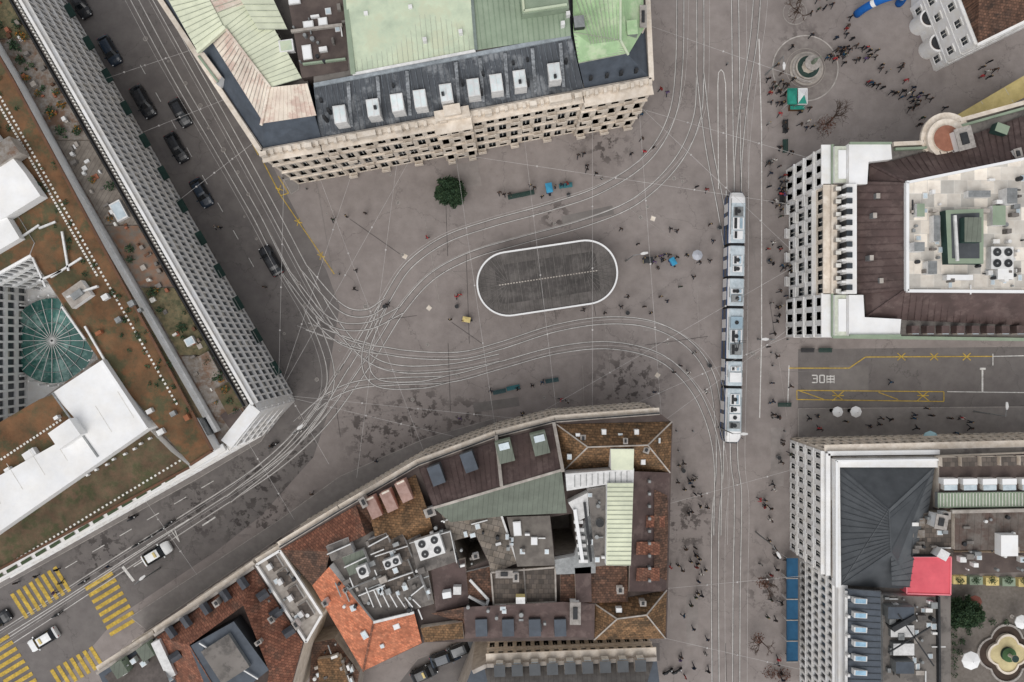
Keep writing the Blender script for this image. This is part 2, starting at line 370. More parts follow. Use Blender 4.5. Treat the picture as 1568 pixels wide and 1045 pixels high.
# ---------- painted markings
mk=MB('road_markings'); MZ=[.05]
def line(a,b,wd=.12,m=whitep,dash=None):
    A=W(*a).to_2d(); B=W(*b).to_2d(); MZ[0]+=.00012; z=MZ[0]
    if not dash: ribbon(mk,[A,B],0,wd,z,m); return
    L_=(B-A).length; d=(B-A)/L_; t=0
    while t<L_: ribbon(mk,[A+d*t,A+d*min(L_,t+dash[0])],0,wd,z,m); t+=dash[0]+dash[1]
def poly(pts,wd,m,closed=False):
    P=[W(x,y).to_2d() for x,y in pts]; 
    if closed: P.append(P[0])
    for a,b in zip(P,P[1:]): MZ[0]+=.00012; ribbon(mk,[a,b],0,wd,MZ[0],m)
def zebra(x,y,n,st,ln,bd,sd_):
    c,s=math.cos(math.radians(bd)),math.sin(math.radians(bd)); e,f=math.cos(math.radians(sd_)),math.sin(math.radians(sd_))
    for i in range(n):
        cx=x+e*st*i; cy=y+f*st*i; line((cx-c*ln/2,cy-s*ln/2),(cx+c*ln/2,cy+s*ln/2),.55,yellp)
zebra(152,890,8,11.3,48,-31,62)
zebra(30,928,8,11.0,44,58,-32)
zebra(-5,985,9,11.3,44,-31,58)
zebra(88,1040,7,11.5,34,58,-30)
MZ[0]=.135; line((262,-20),(396,238),.12,yellp); MZ[0]=.06
poly([(402,246),(430,300),(442,296),(426,270)],.13,yellp)
line((430,300),(512,420),.12,yellp)
for x,y in ((457,340),(492,392),(428,290)):
    line((x-6,y-2),(x+6,y+2),.12,yellp); line((x+2,y-6),(x-2,y+6),.12,yellp)
line((100,870),(330,735),.10,whitep,(2,2.5)); line((205,868),(262,832),.13); line((310,805),(330,792),.2); line((188,868),(205,890),.4)
line((225,835),(290,795),.1); line((262,812),(275,830),.12); line((275,830),(268,812),.12)
poly([(1208,560),(1206,622)],.14,whitep); line((1208,564),(1300,564),.14,yellp); poly([(1300,564),(1325,547),(1520,546)],.14,yellp)
for x in (1380,1480,1430): line((x-6,541),(x+6,552),.13,yellp); line((x-6,552),(x+6,541),.13,yellp)
poly([(1220,598),(1445,600),(1445,615),(1220,612)],.13,yellp,True)
for x in (1283,1413): line((x-9,599),(x+9,614),.12,yellp); line((x-9,614),(x+9,599),.12,yellp); line((x-9,606),(x+9,606),.12,yellp)
line((1222,598),(1262,612),.12,yellp); line((1345,601),(1375,612),.12,yellp)
poly([(1520,546),(1568,545)],.12,whitep); line((1450,600),(1620,602),.12); line((1504,565),(1504,600),.25); line((1500,565),(1509,565),.3); line((1520,542),(1520,560),.14)
poly([(1243,575),(1251,575),(1251,580),(1245,580),(1251,580),(1251,586),(1243,586)],.17,whitep); poly([(1255,575),(1262,575),(1262,586),(1255,586)],.17,whitep,True)
for k in range(3): line((1266,576.5+k*4.3),(1277,576.5+k*4.3),.15,whitep)
line((1266,575),(1266,587),.12); line((1271.5,575),(1271.5,587),.12); line((1277,575),(1277,587),.12)
poly([(1112,292),(1110,560),(1108,690)],.16,whitep); poly([(1162,60),(1166,200),(1166,520),(1163,640)],.13,whitep)
poly([(1100,290),(1099,130),(1100,112),(1104,107),(1108,112),(1111,130),(1113,290)],.1,whitep)
line((215,100),(395,420),.08,whitep,(1.5,3))
for c,r,wd,mm_ in (((1233,105),50,.16,M('pale_kerb_ring','#bdb7b1','#a19b95')),((1265,190),14,.1,kerbm),((1217,20),18,.12,kerbm),((1217,20),10,.1,kerbm),((1233,105),30,.07,stoned)):
    poly([(c[0]+r*math.cos(a*math.pi/24),c[1]+r*math.sin(a*math.pi/24)) for a in range(48)],wd,mm_,True)
mk.finish(fix=False)
pj=MB('paving_joints'); r=random.Random(3)
for i in range(64):
    x=r.uniform(450,1200); y=r.uniform(240,1000); a=r.choice([-8,-10,82,80,88,-2,35]); l=r.uniform(30,150)
    A=W(x,y).to_2d(); B=W(x+l*math.cos(math.radians(a)),y+l*math.sin(math.radians(a))).to_2d()
    ribbon(pj,[A,B],0,.05,.047+.00002*i,r.choice([groove,kerbm,pavem]))
pj.finish(fix=False)
mh=MB('manhole_cover')
mh.cyl((0,0),.38,0.0,.012,metalg,kerbm,n=20)
for i in range(3): mh.beam((-.25,-.15+.15*i,.016),(.25,-.15+.15*i,.016),.05,.01,dark)
mh=mh.finish(); mh.location=W(560,470,0)+Vector((0,0,.05))
for i in range(70):
    x=r.uniform(430,1200); y=r.uniform(250,1030)
    inst(mh,'manhole_cover',W(x,y)+Vector((0,0,.05)),r.random()*3,sc=r.uniform(.3,.85))
for i in range(16): inst(mh,'manhole_cover',W(230+i*20+r.uniform(-20,20),60+i*34)+Vector((0,0,.05)),0,sc=r.uniform(.4,1))
for i,(x,y) in enumerate([(1000,335),(620,393),(1007,575),(657,472)]):
    b=MB('inspection_hatch'); b.pbox(x,y,8,8,20+i*7,0,.05,kerbm,kerbm); b.pbox(x,y,6.5,6.5,20+i*7,.05,.056,kerbm,stone); b.finish()

# ---------- oval tram shelter
def stadium(cx,cy,a,b,ang,r,z,n=14):
    P=[]
    for sx,sy,a0 in ((1,-1,-90),(1,1,0),(-1,1,90),(-1,-1,180)):
        for i in range(n+1):
            t=math.radians(a0+90*i/n); x=sx*(a-r)+r*math.cos(t); y=sy*(b-r)+r*math.sin(t)
            c,s=math.cos(ang),math.sin(ang); P.append(W(cx+x*c-y*s,cy+x*s+y*c,z))
    return P
sh=MB('tram_shelter'); an=math.radians(-8.5); roofp=M('shelter_roof','#696461','#5a5653',sc=.7,dirt=.4,dsc=.4,stripe=(-8,.62,.08,.7)); roofc=M('shelter_roof_middle','#514d4b','#464341',sc=.9,dirt=.35,stripe=(-8,.55,.12,1.35),third=('#5f5b58',.5)); rib=M('roof_rib','#7d7975','#6c6865')
S1=stadium(838,426,109,50,an,49,4.2); S2=stadium(838,426,106.5,47.5,an,46.5,4.2); S3=stadium(838,426,78,30,an,6,4.06)
lo=lambda P,z:[Vector((p.x,p.y,z)) for p in P]
sh.loft([lo(S1,3.7),lo(S1,4.2),lo(S2,4.2),lo(S2,4.0)],whitef,cap=False); sh.face(lo(S2,4.0),roofp); sh.face(lo(S3,4.03),roofc); sh.face(lo(S1,3.7),whitef)
for t in range(-5,6):
    c,s=math.cos(an),math.sin(an); x=t*14
    if abs(t)<5: sh.beam(W(838+x*c+44*s,426+x*s-44*c,4.05),W(838+x*c-44*s,426+x*s+44*c,4.05),.04,.05,rib)
for t in range(-17,18): 
    x=t*4.4; sh.beam(W(838+x*math.cos(an),426+x*math.sin(an),4.07),W(838+(x+2.6)*math.cos(an),426+(x+2.6)*math.sin(an),4.07),.16,.06,stoned)
for sg in (-1,1):
    for a in range(-80,81,10):
        t=math.radians(a)+an; cx=838+sg*59*math.cos(an); cy=426+sg*59*math.sin(an)
        t2=t if sg>0 else t+math.pi
        sh.beam(W(cx+(6 if a%20==0 else 22)*math.cos(t2),cy+(6 if a%20==0 else 22)*math.sin(t2),4.05),W(cx+45*math.cos(t2),cy+45*math.sin(t2),4.05),.04,.05,rib)
for i in range(-4,5):
    for sg in (-1,1):
        p=W(838+i*20*math.cos(an)-sg*38*math.sin(an),426+i*20*math.sin(an)+sg*38*math.cos(an)); sh.cyl(p,.12,0,3.7,metalg,n=10)
sh.pbox(810,430,60,40,math.degrees(an),0,3.0,glass); sh.pbox(895,418,40,36,math.degrees(an),0,3.0,stone)
sh.finish()

# ---------- BUILDING 1 : bank palace
b=MB('bank_palace'); Z=17.5
b.block([(400,237),(998,126),(988,-90),(188,-90)],0,Z,stone,greyflat)
kw=dict(ped=True,arch=(0,1,3))
facade(b,(400,237),(490,220.3),Z,0,Z-.3,4,5,stone,dep=.4,cor=.3,pw=.42,sp=.34,**kw)
facade(b,(490,220.3),(665,187.8),Z,0,Z-.3,4,9,stone,dep=.35,cor=.3,pw=.38,sp=.32,balc=3,**kw)
facade(b,(665,187.8),(720,177.6),Z,0,Z+.5,4,3,stone,dep=1.0,cor=.4,pw=.42,sp=.36,balc=2,**kw)
facade(b,(720,177.6),(893,145.5),Z,0,Z-.3,4,9,stone,dep=.35,cor=.3,pw=.38,sp=.32,balc=3,**kw)
facade(b,(893,145.5),(998,126),Z,0,Z-.3,4,5,stone,dep=.8,cor=.35,pw=.42,sp=.34,balc=2,**kw)
facade(b,(188,-90),(400,237),Z,0,Z-.3,4,20,stone,dep=.4,cor=.4,pw=.5)
def parapet(mb,pts,z,h,w_,m,closed=False):
    P=[W(x,y,z) for x,y in pts]
    if closed: P.append(P[0])
    for p,q in zip(P,P[1:]): mb.beam(p+Vector((0,0,h/2+.01)),q+Vector((0,0,h/2+.01)),w_,h,m)
parapet(b,[(188,-88),(401,235),(997,124.5),(987,-90)],Z,.45,.6,stone)
parapet(b,[(188,-85),(402,231),(996,120.5),(985,-90)],Z,.3,.4,stoned)
r=random.Random(5)
for i in range(44):
    t=i/43; x=402+594*t; y=235-110*t; b.pbox(x,y,5 if i%5 else 11,7,-10,Z,Z+(.8 if i%5 else 1.3),stone)
b.pbox(692,174,54,16,-10,Z,Z+1.6,stone); b.pbox(692,168,26,16,-10,Z,Z+2.4,stone); b.pbox(858,150,34,10,-10,Z,Z+1.2,stone); b.pbox(560,205,30,8,-10,Z,Z+1.1,stone)
b.solid([(490,212),(893,137),(880,-90),(470,-90)],Z,[(481,132),(874,57),(868,-90),(465,-90)],22.0,slate,greyflat)
b.seams((490,212,Z),(893,137,Z),(874,57,22),(481,132,22),46,M('zinc_seam','#70767c','#4e5359',sc=2),w=.08,h=.14)
for x in (540,585,630,705,742,780,822,865):
    t=(x-490)/403; b.beam(W(x-2,203-75*t,18.2),W(x-7,134-73*t,22.05),.4,.14,M('weathered_zinc','#94979a','#5e6266',sc=3,dirt=.5,dsc=.8))
for i in range(16):
    t=r.random(); x=490+400*t; b.pbox(x,188-75*t-r.random()*40,4,5,-10,19,21.2,dark)
b.beam(W(481,131,22.1),W(874,56,22.1),.45,.3,M('zinc_flashing','#9ba3a8','#83898e',sc=2))
for x,y in ((520,175),(571,165),(608,157),(643,151),(683,142),(725,134),(760,127),(796,121),(849,110)):
    b.pbox(x,y,19,27,-8,18,20.6,metalw); b.pbox(x,y,16.5,24,-8,20.6,20.64,metalw,M('painted_sky_pane','#e3edf2','#d3e0e7',rough=.1)); b.pbox(x+.3,y,1.0,24,-8,20.64,20.67,metalw)  # pale pane colour stands in for sky reflected in the dormer glass
b.solid([(403,228),(492,212),(480,120),(310,60)],Z,[(404,188),(482,178),(470,118),(338,75)],20.8,[slateb]*4,greyflat)
b.pf([(403,228,Z),(404,188,20.8),(324,62,20.8),(262,-40,20.8),(225,-40,Z)],slateb)
b.pf([(404,189,20.8),(414,134,22.6),(470,128,22.6),(484,177,20.8)],creampat); b.seams((404,189,20.8),(484,177,20.8),(470,128,22.6),(414,134,22.6),11,creampat,h=.16)
b.pf([(322,60,20.8),(344,42,22.6),(414,134,22.6),(404,189,20.8)],creampat); b.seams((322,60,20.8),(404,189,20.8),(414,134,22.6),(344,42,22.6),18,stoned,h=.12,w=.05)
b.pf([(344,42,22.6),(330,20,22.6),(395,0,22.2),(462,120,22.2),(414,134,22.6)],palegreen); b.seams((344,42,22.6),(414,134,22.6),(462,120,22.2),(398,0,22.2),16,seamm,h=.12,w=.05)
b.pf([(235,-40,20.9),(302,78,21.2),(344,44,22.8),(300,-40,22.8)],palegreen); b.seams((235,-40,20.9),(302,78,21.2),(344,44,22.8),(300,-40,22.8),14,seamm,h=.12,w=.05)
b.pf([(305,-40,22.7),(330,20,22.6),(398,0,22.2),(380,-40,22.2)],creampat); b.seams((305,-40,22.7),(338,28,22.6),(398,0,22.2),(380,-40,22.2),8,seamm,h=.12,w=.05)
b.pf([(380,-40,22.15),(462,118,22.15),(462,122,17),(380,-36,17)],stoned)
b.pf([(345,-40,23),(395,45,23),(440,45,21.9),(400,-40,21.9)],palegreen); b.seams((345,-40,23),(395,45,23),(440,45,21.9),(400,-40,21.9),9,seamm,h=.12,w=.05)
b.beam(W(412,133,22.7),W(400,192,20.9),.3,.25,creampat); b.beam(W(303,80,21.3),W(346,42,22.9),.4,.5,palegreen); b.beam(W(344,42,22.8),W(414,134,22.8),.25,.25,creampat)
b.block([(300,84),(312,80),(340,118),(330,128)],Z,19.8,white,creampat); b.beam(W(304,86,19.9),W(334,126,19.9),.25,.2,mintd)
b.block([(434,-40),(524,-40),(533,108),(462,120)],Z,22.1,brownflat,brownflat)
for q in ((450,-2,18,16),(472,38,16,12),(494,33,14,12),(470,80,14,22),(438,70,22,18)): skyl(b,q[0],q[1],q[2],q[3],-8,22.1,whitef if q[0]>440 else mint)
parapet(b,[(447,50),(525,40)],22.1,.5,.3,stoned); parapet(b,[(465,100),(530,92)],22.1,.5,.2,mintd); clutter(b,450,0,528,105,22.1,16,-8,3)
b.pf([(524,-60,24.2),(716,-60,24.2),(727,77,22.4),(540,113,22.4)],mint); b.seams((530,10,23.2),(718,-20,23.5),(727,77,22.4),(540,113,22.4),24,seamm,h=.1,w=.05)
b.pf([(524,-60,24.2),(540,113,22.4),(540,113,21),(524,-60,21)],mint); b.beam(W(529,0,23.4),W(541,114,22.5),.55,.3,mintd); b.beam(W(540,114,22.5),W(728,78,22.5),.3,.2,metalw)
b.pf([(718,-60,23.6),(866,-60,23.6),(874,55,22.3),(730,77,22.3)],mintd); b.seams((718,-30,23.3),(866,-30,23.3),(874,55,22.3),(730,77,22.3),18,M('green_seam','#738471','#7f917c',sc=2),h=.1,w=.05)
b.beam(W(718,-60,23.8),W(729,77,22.5),.35,.3,M('ridge_zinc','#76807a','#6a736f',sc=2)); b.pbox(834,4,72,26,-8,22,24.2,mintd,mintd); parapet(b,[(800,-10),(802,18),(868,8)],24.2,.25,.25,mint)
for x,y in ((705,48),(560,20),(628,10),(650,60),(870,20),(862,35)): b.pbox(x,y,6,6,-8,22,23.6,metalw)
b.solid([(895,135),(993,117),(986,20),(880,30)],Z,[(886,97),(960,82),(958,45),(878,50)],21,slateb,greyflat)
b.pf([(878,50,22.0),(886,97,21.1),(960,82,21.1),(950,62,22.4),(905,68,22.4)],mintg); b.pf([(876,-60,22.6),(878,50,22),(905,68,22.4),(950,62,22.4),(958,45,22),(950,-60,22.8)],mintg)
b.seams((878,50,22.05),(886,97,21.15),(960,82,21.15),(950,62,22.45),8,seamm,h=.1); b.seams((876,-20,22.4),(950,-30,22.5),(950,62,22.5),(905,68,22.5),10,seamm,h=.1,w=.05)
b.pf([(950,-60,22.8),(950,62,22.4),(962,84,21.1),(986,44,20),(984,-60,20)],mintg); b.beam(W(950,-40,22.9),W(950,62,22.5),.25,.2,mint); b.beam(W(950,62,22.5),W(962,84,21.2),.25,.2,mint)
b.pbox(968,42,16,22,-5,20,22,metalg,mintg); b.pbox(887,33,16,18,-5,20,23,dark,metalg); chimney(b,985,25,18,9,30,0,2.5,stone)
for x in (905,930,952,975): b.pbox(x,118-(x-905)*.17,5,4,-10,18,19.4,dark)
b.finish()

# ---------- BUILDING 2 : modern office
b=MB('office_building'); Z=17.5
cy=[(-30,432),(45,390),(150,550),(75,603),(60,615),(-30,668)]
E=lambda y:390+.575*(y-618)
b.block([(E(-90),-90),(390,618),(395,630),(345,684),(290,718),(-90,930),(-90,-90)],0,Z,white,gravel,holes=[cy],zh=8,mh=white)
facade(b,(E(-90),-90),(390,618),Z,.2,Z-.3,6,74,white,pw=.24,sp=.3,dep=.22,cor=.1,mull=False)
A=W(E(-90),-90,Z); B_=W(390,618,Z)
nrm=Vector((-(B_-A).y,(B_-A).x)).to_2d().normalized(); nrm= nrm if nrm.dot(-A.to_2d())>0 else -nrm
for i in range(25):
    t=i/25; p=(A.to_2d()).lerp(B_.to_2d(),t+.003); q=(A.to_2d()).lerp(B_.to_2d(),t+.033)
    if i%2==0: continue
    b.beam((p.x+nrm.x*.7,p.y+nrm.y*.7,3.4),(q.x+nrm.x*.7,q.y+nrm.y*.7,3.4),.9,.15,darkgreen)
facade(b,(392,624),(345,684),Z,.2,Z-.3,6,6,white,pw=.3,sp=.34,dep=.3,cor=.2,mull=False)
facade(b,(345,684),(-90,930),Z,.2,Z-.3,5,40,white,pw=.3,sp=.34,dep=.3,cor=.2,mull=False)
ln=lambda o,y0,y1:[(E(y0)+o,y0),(E(y1)+o,y1)]
parapet(b,ln(-3,-90,620),Z,.4,.35,white); parapet(b,ln(-12,-90,622),Z,.3,.35,greyflat); parapet(b,ln(-16,-90,622),Z,.9,.08,dark); parapet(b,ln(-7,-90,622),Z,.05,.3,dark)
for i in range(120):
    y=-20+i*5.3; b.pbox(E(y)-12,y,2.5,2.5,30,Z,Z+.7,frame)
parapet(b,[(392,624),(348,680)],Z,.4,1.6,white); parapet(b,[(345,684),(290,716),(-80,922)],Z,.5,.9,white)
def strip(o0,o1,y0,y1,z0,z1,ms,mt):
    b.block([(E(y0)+o0,y0),(E(y1)+o0,y1),(E(y1)+o1,y1),(E(y0)+o1,y0)],z0,z1,ms,mt)
segs=[(-60,60,planth),(60,215,gravel),(215,345,deck),(345,440,M('mossy_felt','#6f6a62','#80604c',sc=1.2,dirt=.4)),(440,545,planth),(545,640,gravel)]
for y0,y1,m in segs: strip(-72,-22,y0+1,y1-1,Z,Z+.25,stoned,m)
rb=random.Random(21)
for i in range(70):
    y=rb.uniform(-20,640); b.pbox(E(y)-rb.uniform(28,66),y,rb.uniform(2,9),rb.uniform(2,8),-30,Z+.25,Z+rb.uniform(.35,.9),rb.choice([stoned,metalw,M('terracotta_pot','#96604a'),greyflat,frame,gravel,rustm]))
parapet(b,ln(-78,-90,660),Z,1.2,.45,metalw); parapet(b,ln(-88,-90,664),Z,2.2,.4,metalg)
strip(-150,-92,-90,640,Z,20.0,white,sedum)
skyl(b,181,323,18,30,-28,18,glassl); skyl(b,290,523,14,12,-28,18.2,glassl); b.pbox(320,560,18,40,-28,Z,18.4,stoned,gravel); b.pbox(350,610,26,44,-28,Z,18.1,stoned,sedum)
b.pbox(358,640,30,30,-35,Z,17.9,white,brownflat)
b.block([(-90,-60),(-40,20),(20,122),(326,690),(292,712),(150,548),(45,388),(52,372),(-90,140)],Z,20.4,white,sedum2)
parapet(b,[(-40,20),(20,122),(326,690),(292,712)],20.4,.25,.3,rustm)
for i in range(95):
    y=100+i*6.1; x=E(y)-122
    if y<620: b.pbox(x+2,y,3.2,3.2,-28,20.4,20.5,frame)
for i in range(60):
    y=150+i*4.6; x=-8+(y-150)*.575; b.pbox(x,y,3.2,3.2,-28,20.4,20.5,frame)
for p,q in (((95,355),(105,415)),((78,425),(125,395)),((60,345),(20,372)),((95,470),(130,520)),((60,430),(95,415)),((50,395),(70,440)),((130,500),(165,560)),((85,340),(60,350))): b.beam(W(p[0],p[1],20.8),W(q[0],q[1],20.8),.22,.25,metalw)
b.pbox(117,451,36,28,-35,20.4,21.4,white2,stoned); b.pbox(117,451,18,10,-35,21.4,21.8,metalg); b.pbox(125,447,50,3,-20,21,21.5,metalw)
r=random.Random(5)
for x,y in ((180,490),(160,455),(200,465),(285,640),(264,634),(228,630),(245,662),(150,510),(213,475)): b.pbox(x,y,r.uniform(5,11),r.uniform(5,9),-30,20.4,21.1,r.choice([metalg,metalw,bluef,M('rust_box','#a36a4a','#8e5b42')]))
b.block([(-90,140),(52,372),(45,390),(-30,432),(-90,450)],Z,20.6,white,sedum2)
b.block([(-30,180),(38,265),(62,300),(10,332),(-30,345)],20.6,22.2,white2,white2); b.block([(-30,300),(12,335),(30,365),(-30,400)],20.6,21.8,white2,white2); b.pbox(5,232,40,30,-33,20.6,22.6,stoned,gravel)
facade(b,(-30,432),(45,390),Z+3.1,8,Z+2.9,4,9,white2,pw=.28,sp=.3,dep=.3,cor=0,mull=False)
facade(b,(-30,432),(-30,668),Z,8,Z-.1,4,18,white2,pw=.28,sp=.3,dep=.3,cor=0,mull=False)
c0=W(84,522,8.6); b.cyl(c0,5.6,8.0,9.2,metalw,greengl,n=48)
for i in range(12):
    a=i*math.pi/12; d=Vector((math.cos(a),math.sin(a),0)); b.beam((c0.x-d.x*5.5,c0.y-d.y*5.5,9.3),(c0.x+d.x*5.5,c0.y+d.y*5.5,9.3),.06,.1,metalw)
for R_ in (2.4,4.2):
    for i in range(36):
        a,a2=i*math.pi/18,(i+1)*math.pi/18; b.beam((c0.x+R_*math.cos(a),c0.y+R_*math.sin(a),9.33),(c0.x+R_*math.cos(a2),c0.y+R_*math.sin(a2),9.33),.05,.06,metalg)
for i in range(28):
    a=i*math.pi/14; b.cyl((c0.x+5.9*math.cos(a),c0.y+5.9*math.sin(a)),.12,8,10.2,white2,n=8)
b.block([(157,551),(227,656),(-90,876),(-90,800),(-30,745),(128,656),(80,602)],Z,21.4,white2,white2)
parapet(b,[(157,553),(225,655)],21.4,.25,.3,whitef); b.beam(W(80,602,21.5),W(150,700,21.5),.2,.12,metalg)
for k in range(7): b.beam(W(205-k*34,640+k*22,21.42),W(180-k*34,600+k*22,21.42),.05,.03,frame)
b.pbox(98,665,40,30,-35,20,23,white2,white2)
b.block([(82,604),(128,656),(-30,752),(-90,790),(-90,705),(-30,664),(60,612)],Z,20.4,white,sedum2)
for i in range(26): b.pbox(92-i*5,644+i*3.3,3.2,3.2,-33,20.4,20.5,frame)
for x,y,s in ((45,697,20),(10,720,8),(85,640,7)): b.pbox(x,y,s,s*.7,-33,20.4,21.2,white2)
b.block([(227,657),(262,692),(290,714),(-90,918),(-90,882)],Z,19.0,white,sedum)
for i in range(45): b.pbox(275-i*6.2,706+i*3.75,3,3,-33,19,19.1,frame)
parapet(b,[(290,716),(-90,920)],19.0,.2,.3,rustm)
for i in range(14):
    x=255-i*22; b.pbox(x+5,733+i*12.6,18,5,-31,Z,Z+.65,stoned,M('hedge_green','#3c4a35','#4d5a40',sc=3))
for i in range(9): b.pbox(230-i*14+r.uniform(-3,3),672+i*8,4,3,-31,19,19.6,metalw)
b.finish()
def leafmass(name,blobs,mats_,density=60,size=.22,seed=1,mb=None):
    o=mb or MB(name); rr=random.Random(seed)
    for (c,R,h) in blobs:
        n=int(density*R*R*4)
        for i in range(n):
            while True:
                v=Vector((rr.uniform(-1,1),rr.uniform(-1,1),rr.uniform(-1,1)))
                if .25<v.length<1: break
            lump=1+.25*math.sin(v.x*7+c.x)*math.cos(v.y*6+c.y)
            p=c+Vector((v.x*R*lump,v.y*R*lump,v.z*h))
            a=Vector((rr.gauss(0,1),rr.gauss(0,1),rr.gauss(0,1))).normalized(); q=a.orthogonal().normalized(); w_=a.cross(q); s=size*rr.uniform(.6,1.4)
            o.face([p+q*s,p+w_*s*.6,p-q*s,p-w_*s*.6],rr.choice(mats_))
    return o if mb else o.finish(fix=False)
bl=[]; bl2=[]; rr=random.Random(9)
for i in range(46):
    y=rr.choice([rr.uniform(20,210),rr.uniform(440,640),rr.uniform(60,640)]); x=E(y)-rr.uniform(30,68); (bl if i%3 else bl2).append((W(x,y,18.2),rr.uniform(.25,.7),.4))
for i in range(60):
    y=rr.uniform(60,660); x=E(y)-rr.uniform(96,150); bl2.append((W(x,y,20.6),rr.uniform(.2,.45),.2))
leafmass('roof_shrubs',bl,[leafm,leafl,leafm],70,.13); leafmass('autumn_roof_shrubs',[q for i,q in enumerate(bl2) if i<16],[leafo,leafl],70,.13); leafmass('roof_moss_tufts',bl2[16:],[leafl,leafm],60,.11)

# ---------- BUILDING 3 : old town block
b=MB('old_town_block'); Z=15.0
out=[(428,838),(520,782),(640,712),(760,668),(850,645),(1010,633),(1030,648),(1021,978),(910,980),(650,984),(556,1028),(478,897)]
b.block(out,0,Z,stone,brownflat,holes=[[(843,792),(880,786),(884,846),(850,850)],[(690,830),(728,820),(746,858),(712,872),(700,850)]],zh=1,mh=stoned)
e=out
for p,q,nb in ((e[0],e[1],10),(e[1],e[2],14),(e[2],e[3],12),(e[3],e[4],9),(e[4],e[5],15)): facade(b,p,q,Z,0,Z-.3,4,nb,stone,dep=.3,cor=.2,pw=.5,ped=True)
facade(b,e[-1],e[0],Z,0,Z-.3,4,8,stone,dep=.3,cor=.2)
parapet(b,out[:6],Z,.25,.35,stoned); parapet(b,out[:6],Z+.26,.12,.14,dark)
b.pf([(642,718,15.1),(765,673,15.1),(768,744,18.2),(664,778,18.2)],brown); b.pf([(765,673,15.1),(852,652,15.1),(860,720,18.2),(768,744,18.2)],brown)
b.pf([(664,778,18.2),(768,744,18.2),(860,720,18.2),(868,786,18.0),(776,790,18.0),(690,800,16.5)],greenflat)
bs=M('brown_seam','#463836','#5e4f4c',sc=2)
b.seams((642,718,15.1),(765,673,15.1),(768,744,18.2),(664,778,18.2),14,bs,h=.1,w=.05); b.seams((765,673,15.1),(852,652,15.1),(860,720,18.2),(768,744,18.2),10,bs,h=.1,w=.05)
b.beam(W(760,668,15.3),W(768,745,18.4),.4,.5,stoned); b.beam(W(848,648,15.3),W(862,722,18.4),.4,.5,stoned); b.beam(W(664,778,18.3),W(860,720,18.3),.3,.2,stoned)
for x,y in ((668,728),(718,708)): b.pbox(x,y,20,30,-20,15.5,17.6,slated,slateb)
for x,y in ((773,692),(827,680)): b.pbox(x,y,24,34,-14,15.5,17.8,mintd,greenflat)
b.pbox(772,684,16,10,-14,15.5,18,glassl); b.pbox(826,672,16,10,-14,15.5,18,glassl)
b.hip([(852,650),(1029,646),(1026,724),(862,722)],15.1,[(900,685),(992,682)],18.6,tileo,stoned)
for x,y in ((885,668),(872,700),(925,662),(930,694),(975,662),(1008,675),(1003,692),(950,668),(985,708)): skyl(b,x,y,7,8,0,16.7,whitef if x%2 else glassl)
chimney(b,893,672,16,7,10,0,1.4); chimney(b,958,676,17,6,8,0,1.4); chimney(b,990,690,17,8,8,20,1.2)
b.pf([(1026,724,15.1),(968,722,18),(963,906,18),(1020,906,15.1)],brown); b.pf([(968,722,18),(963,906,18),(962,906,15),(967,722,15)],stone); 
for k in range(9): b.pbox(995,738+k*19,4,4,0,16,17.6,metalg)
b.pf([(1010,830,16.05),(975,830,17.9),(974,850,17.9),(1010,850,16.05)],tiler); b.pf([(1018,790,15.55),(990,790,17.05),(989,808,17.05),(1018,808,15.55)],tiler); b.pf([(1010,870,16.05),(975,870,17.9),(974,890,17.9),(1010,890,16.05)],tiler)
b.pf([(1024,760,15.12),(1002,750,16.45),(1002,880,16.45),(1021,890,15.12)],tileb)
b.hip([(911,925),(1021,904),(1019,978),(910,980)],15.1,[(945,948),(990,942)],18,tileo,stoned); skyl(b,948,935,9,7,0,17,whitef); chimney(b,985,925,16.5,8,7,0,1.5); skyl(b,935,905,14,8,0,15.2,whitef)
b.block([(930,740),(970,740),(966,866),(928,866)],Z,18.9,white,palegreen); b.seams((930,740,18.95),(930,866,18.95),(966,866,18.95),(970,740,18.95),18,seamm,w=.05)
b.block([(935,688),(971,688),(970,720),(936,720)],Z,18.9,white,palegreen); b.block([(866,726),(971,718),(970,742),(930,742),(868,752)],Z,18.4,white,metalw)
b.seams((880,728,18.45),(960,722,18.45),(960,738,18.45),(880,746,18.45),9,metalg)
b.block([(900,750),(930,746),(928,866),(912,868)],Z,17.4,metalw,greyflat); clutter(b,903,752,924,860,17.4,9,0,12,8); b.cyl(W(918,800,17.4),.5,17.4,18,metalg,dark)
b.block([(858,855),(960,868),(962,922),(858,925)],Z,16,stone,tileb); b.block([(880,870),(905,868),(906,922),(882,924)],16,16.6,stone,brown)
chimney(b,881,940,15.5,14,30,0,2.6,white); chimney(b,950,905,16,9,9,0,1.2,white)
b.block([(675,785),(757,758),(793,862),(752,880),(748,860),(728,818),(690,830)],Z,16.2,stoned,paver); parapet(b,[(675,785),(757,758),(793,862)],16.2,.3,.25,metalw)
b.block([(776,792),(842,790),(850,866),(792,868)],Z,16.8,stoned,M('felt_mid','#77716a','#635d58',sc=.9,dirt=.3))
skyl(b,792,810,12,22,-5,16.9,whitef); skyl(b,818,829,10,12,0,16.9,whitef); skyl(b,800,845,8,8,0,16.9)
b.block([(752,876),(850,868),(851,922),(756,926)],Z,16.0,stoned,paverd); parapet(b,[(752,876),(850,868),(851,922),(756,926),(752,876)],16.0,.35,.2,stoned)
b.beam(W(802,870,16.2),W(806,924,16.2),.2,.3,greyflat)
b.block([(848,858),(880,852),(900,790),(912,790),(912,878),(852,880)],Z,16.6,white,metalg); 
for k in range(6): b.pbox(886+k*1.5,800+k*12,14,5,0,16.6,17.2,metalw)
b.block([(870,770),(900,755),(902,790),(882,800),(880,786)],Z,17.2,white,metalw)
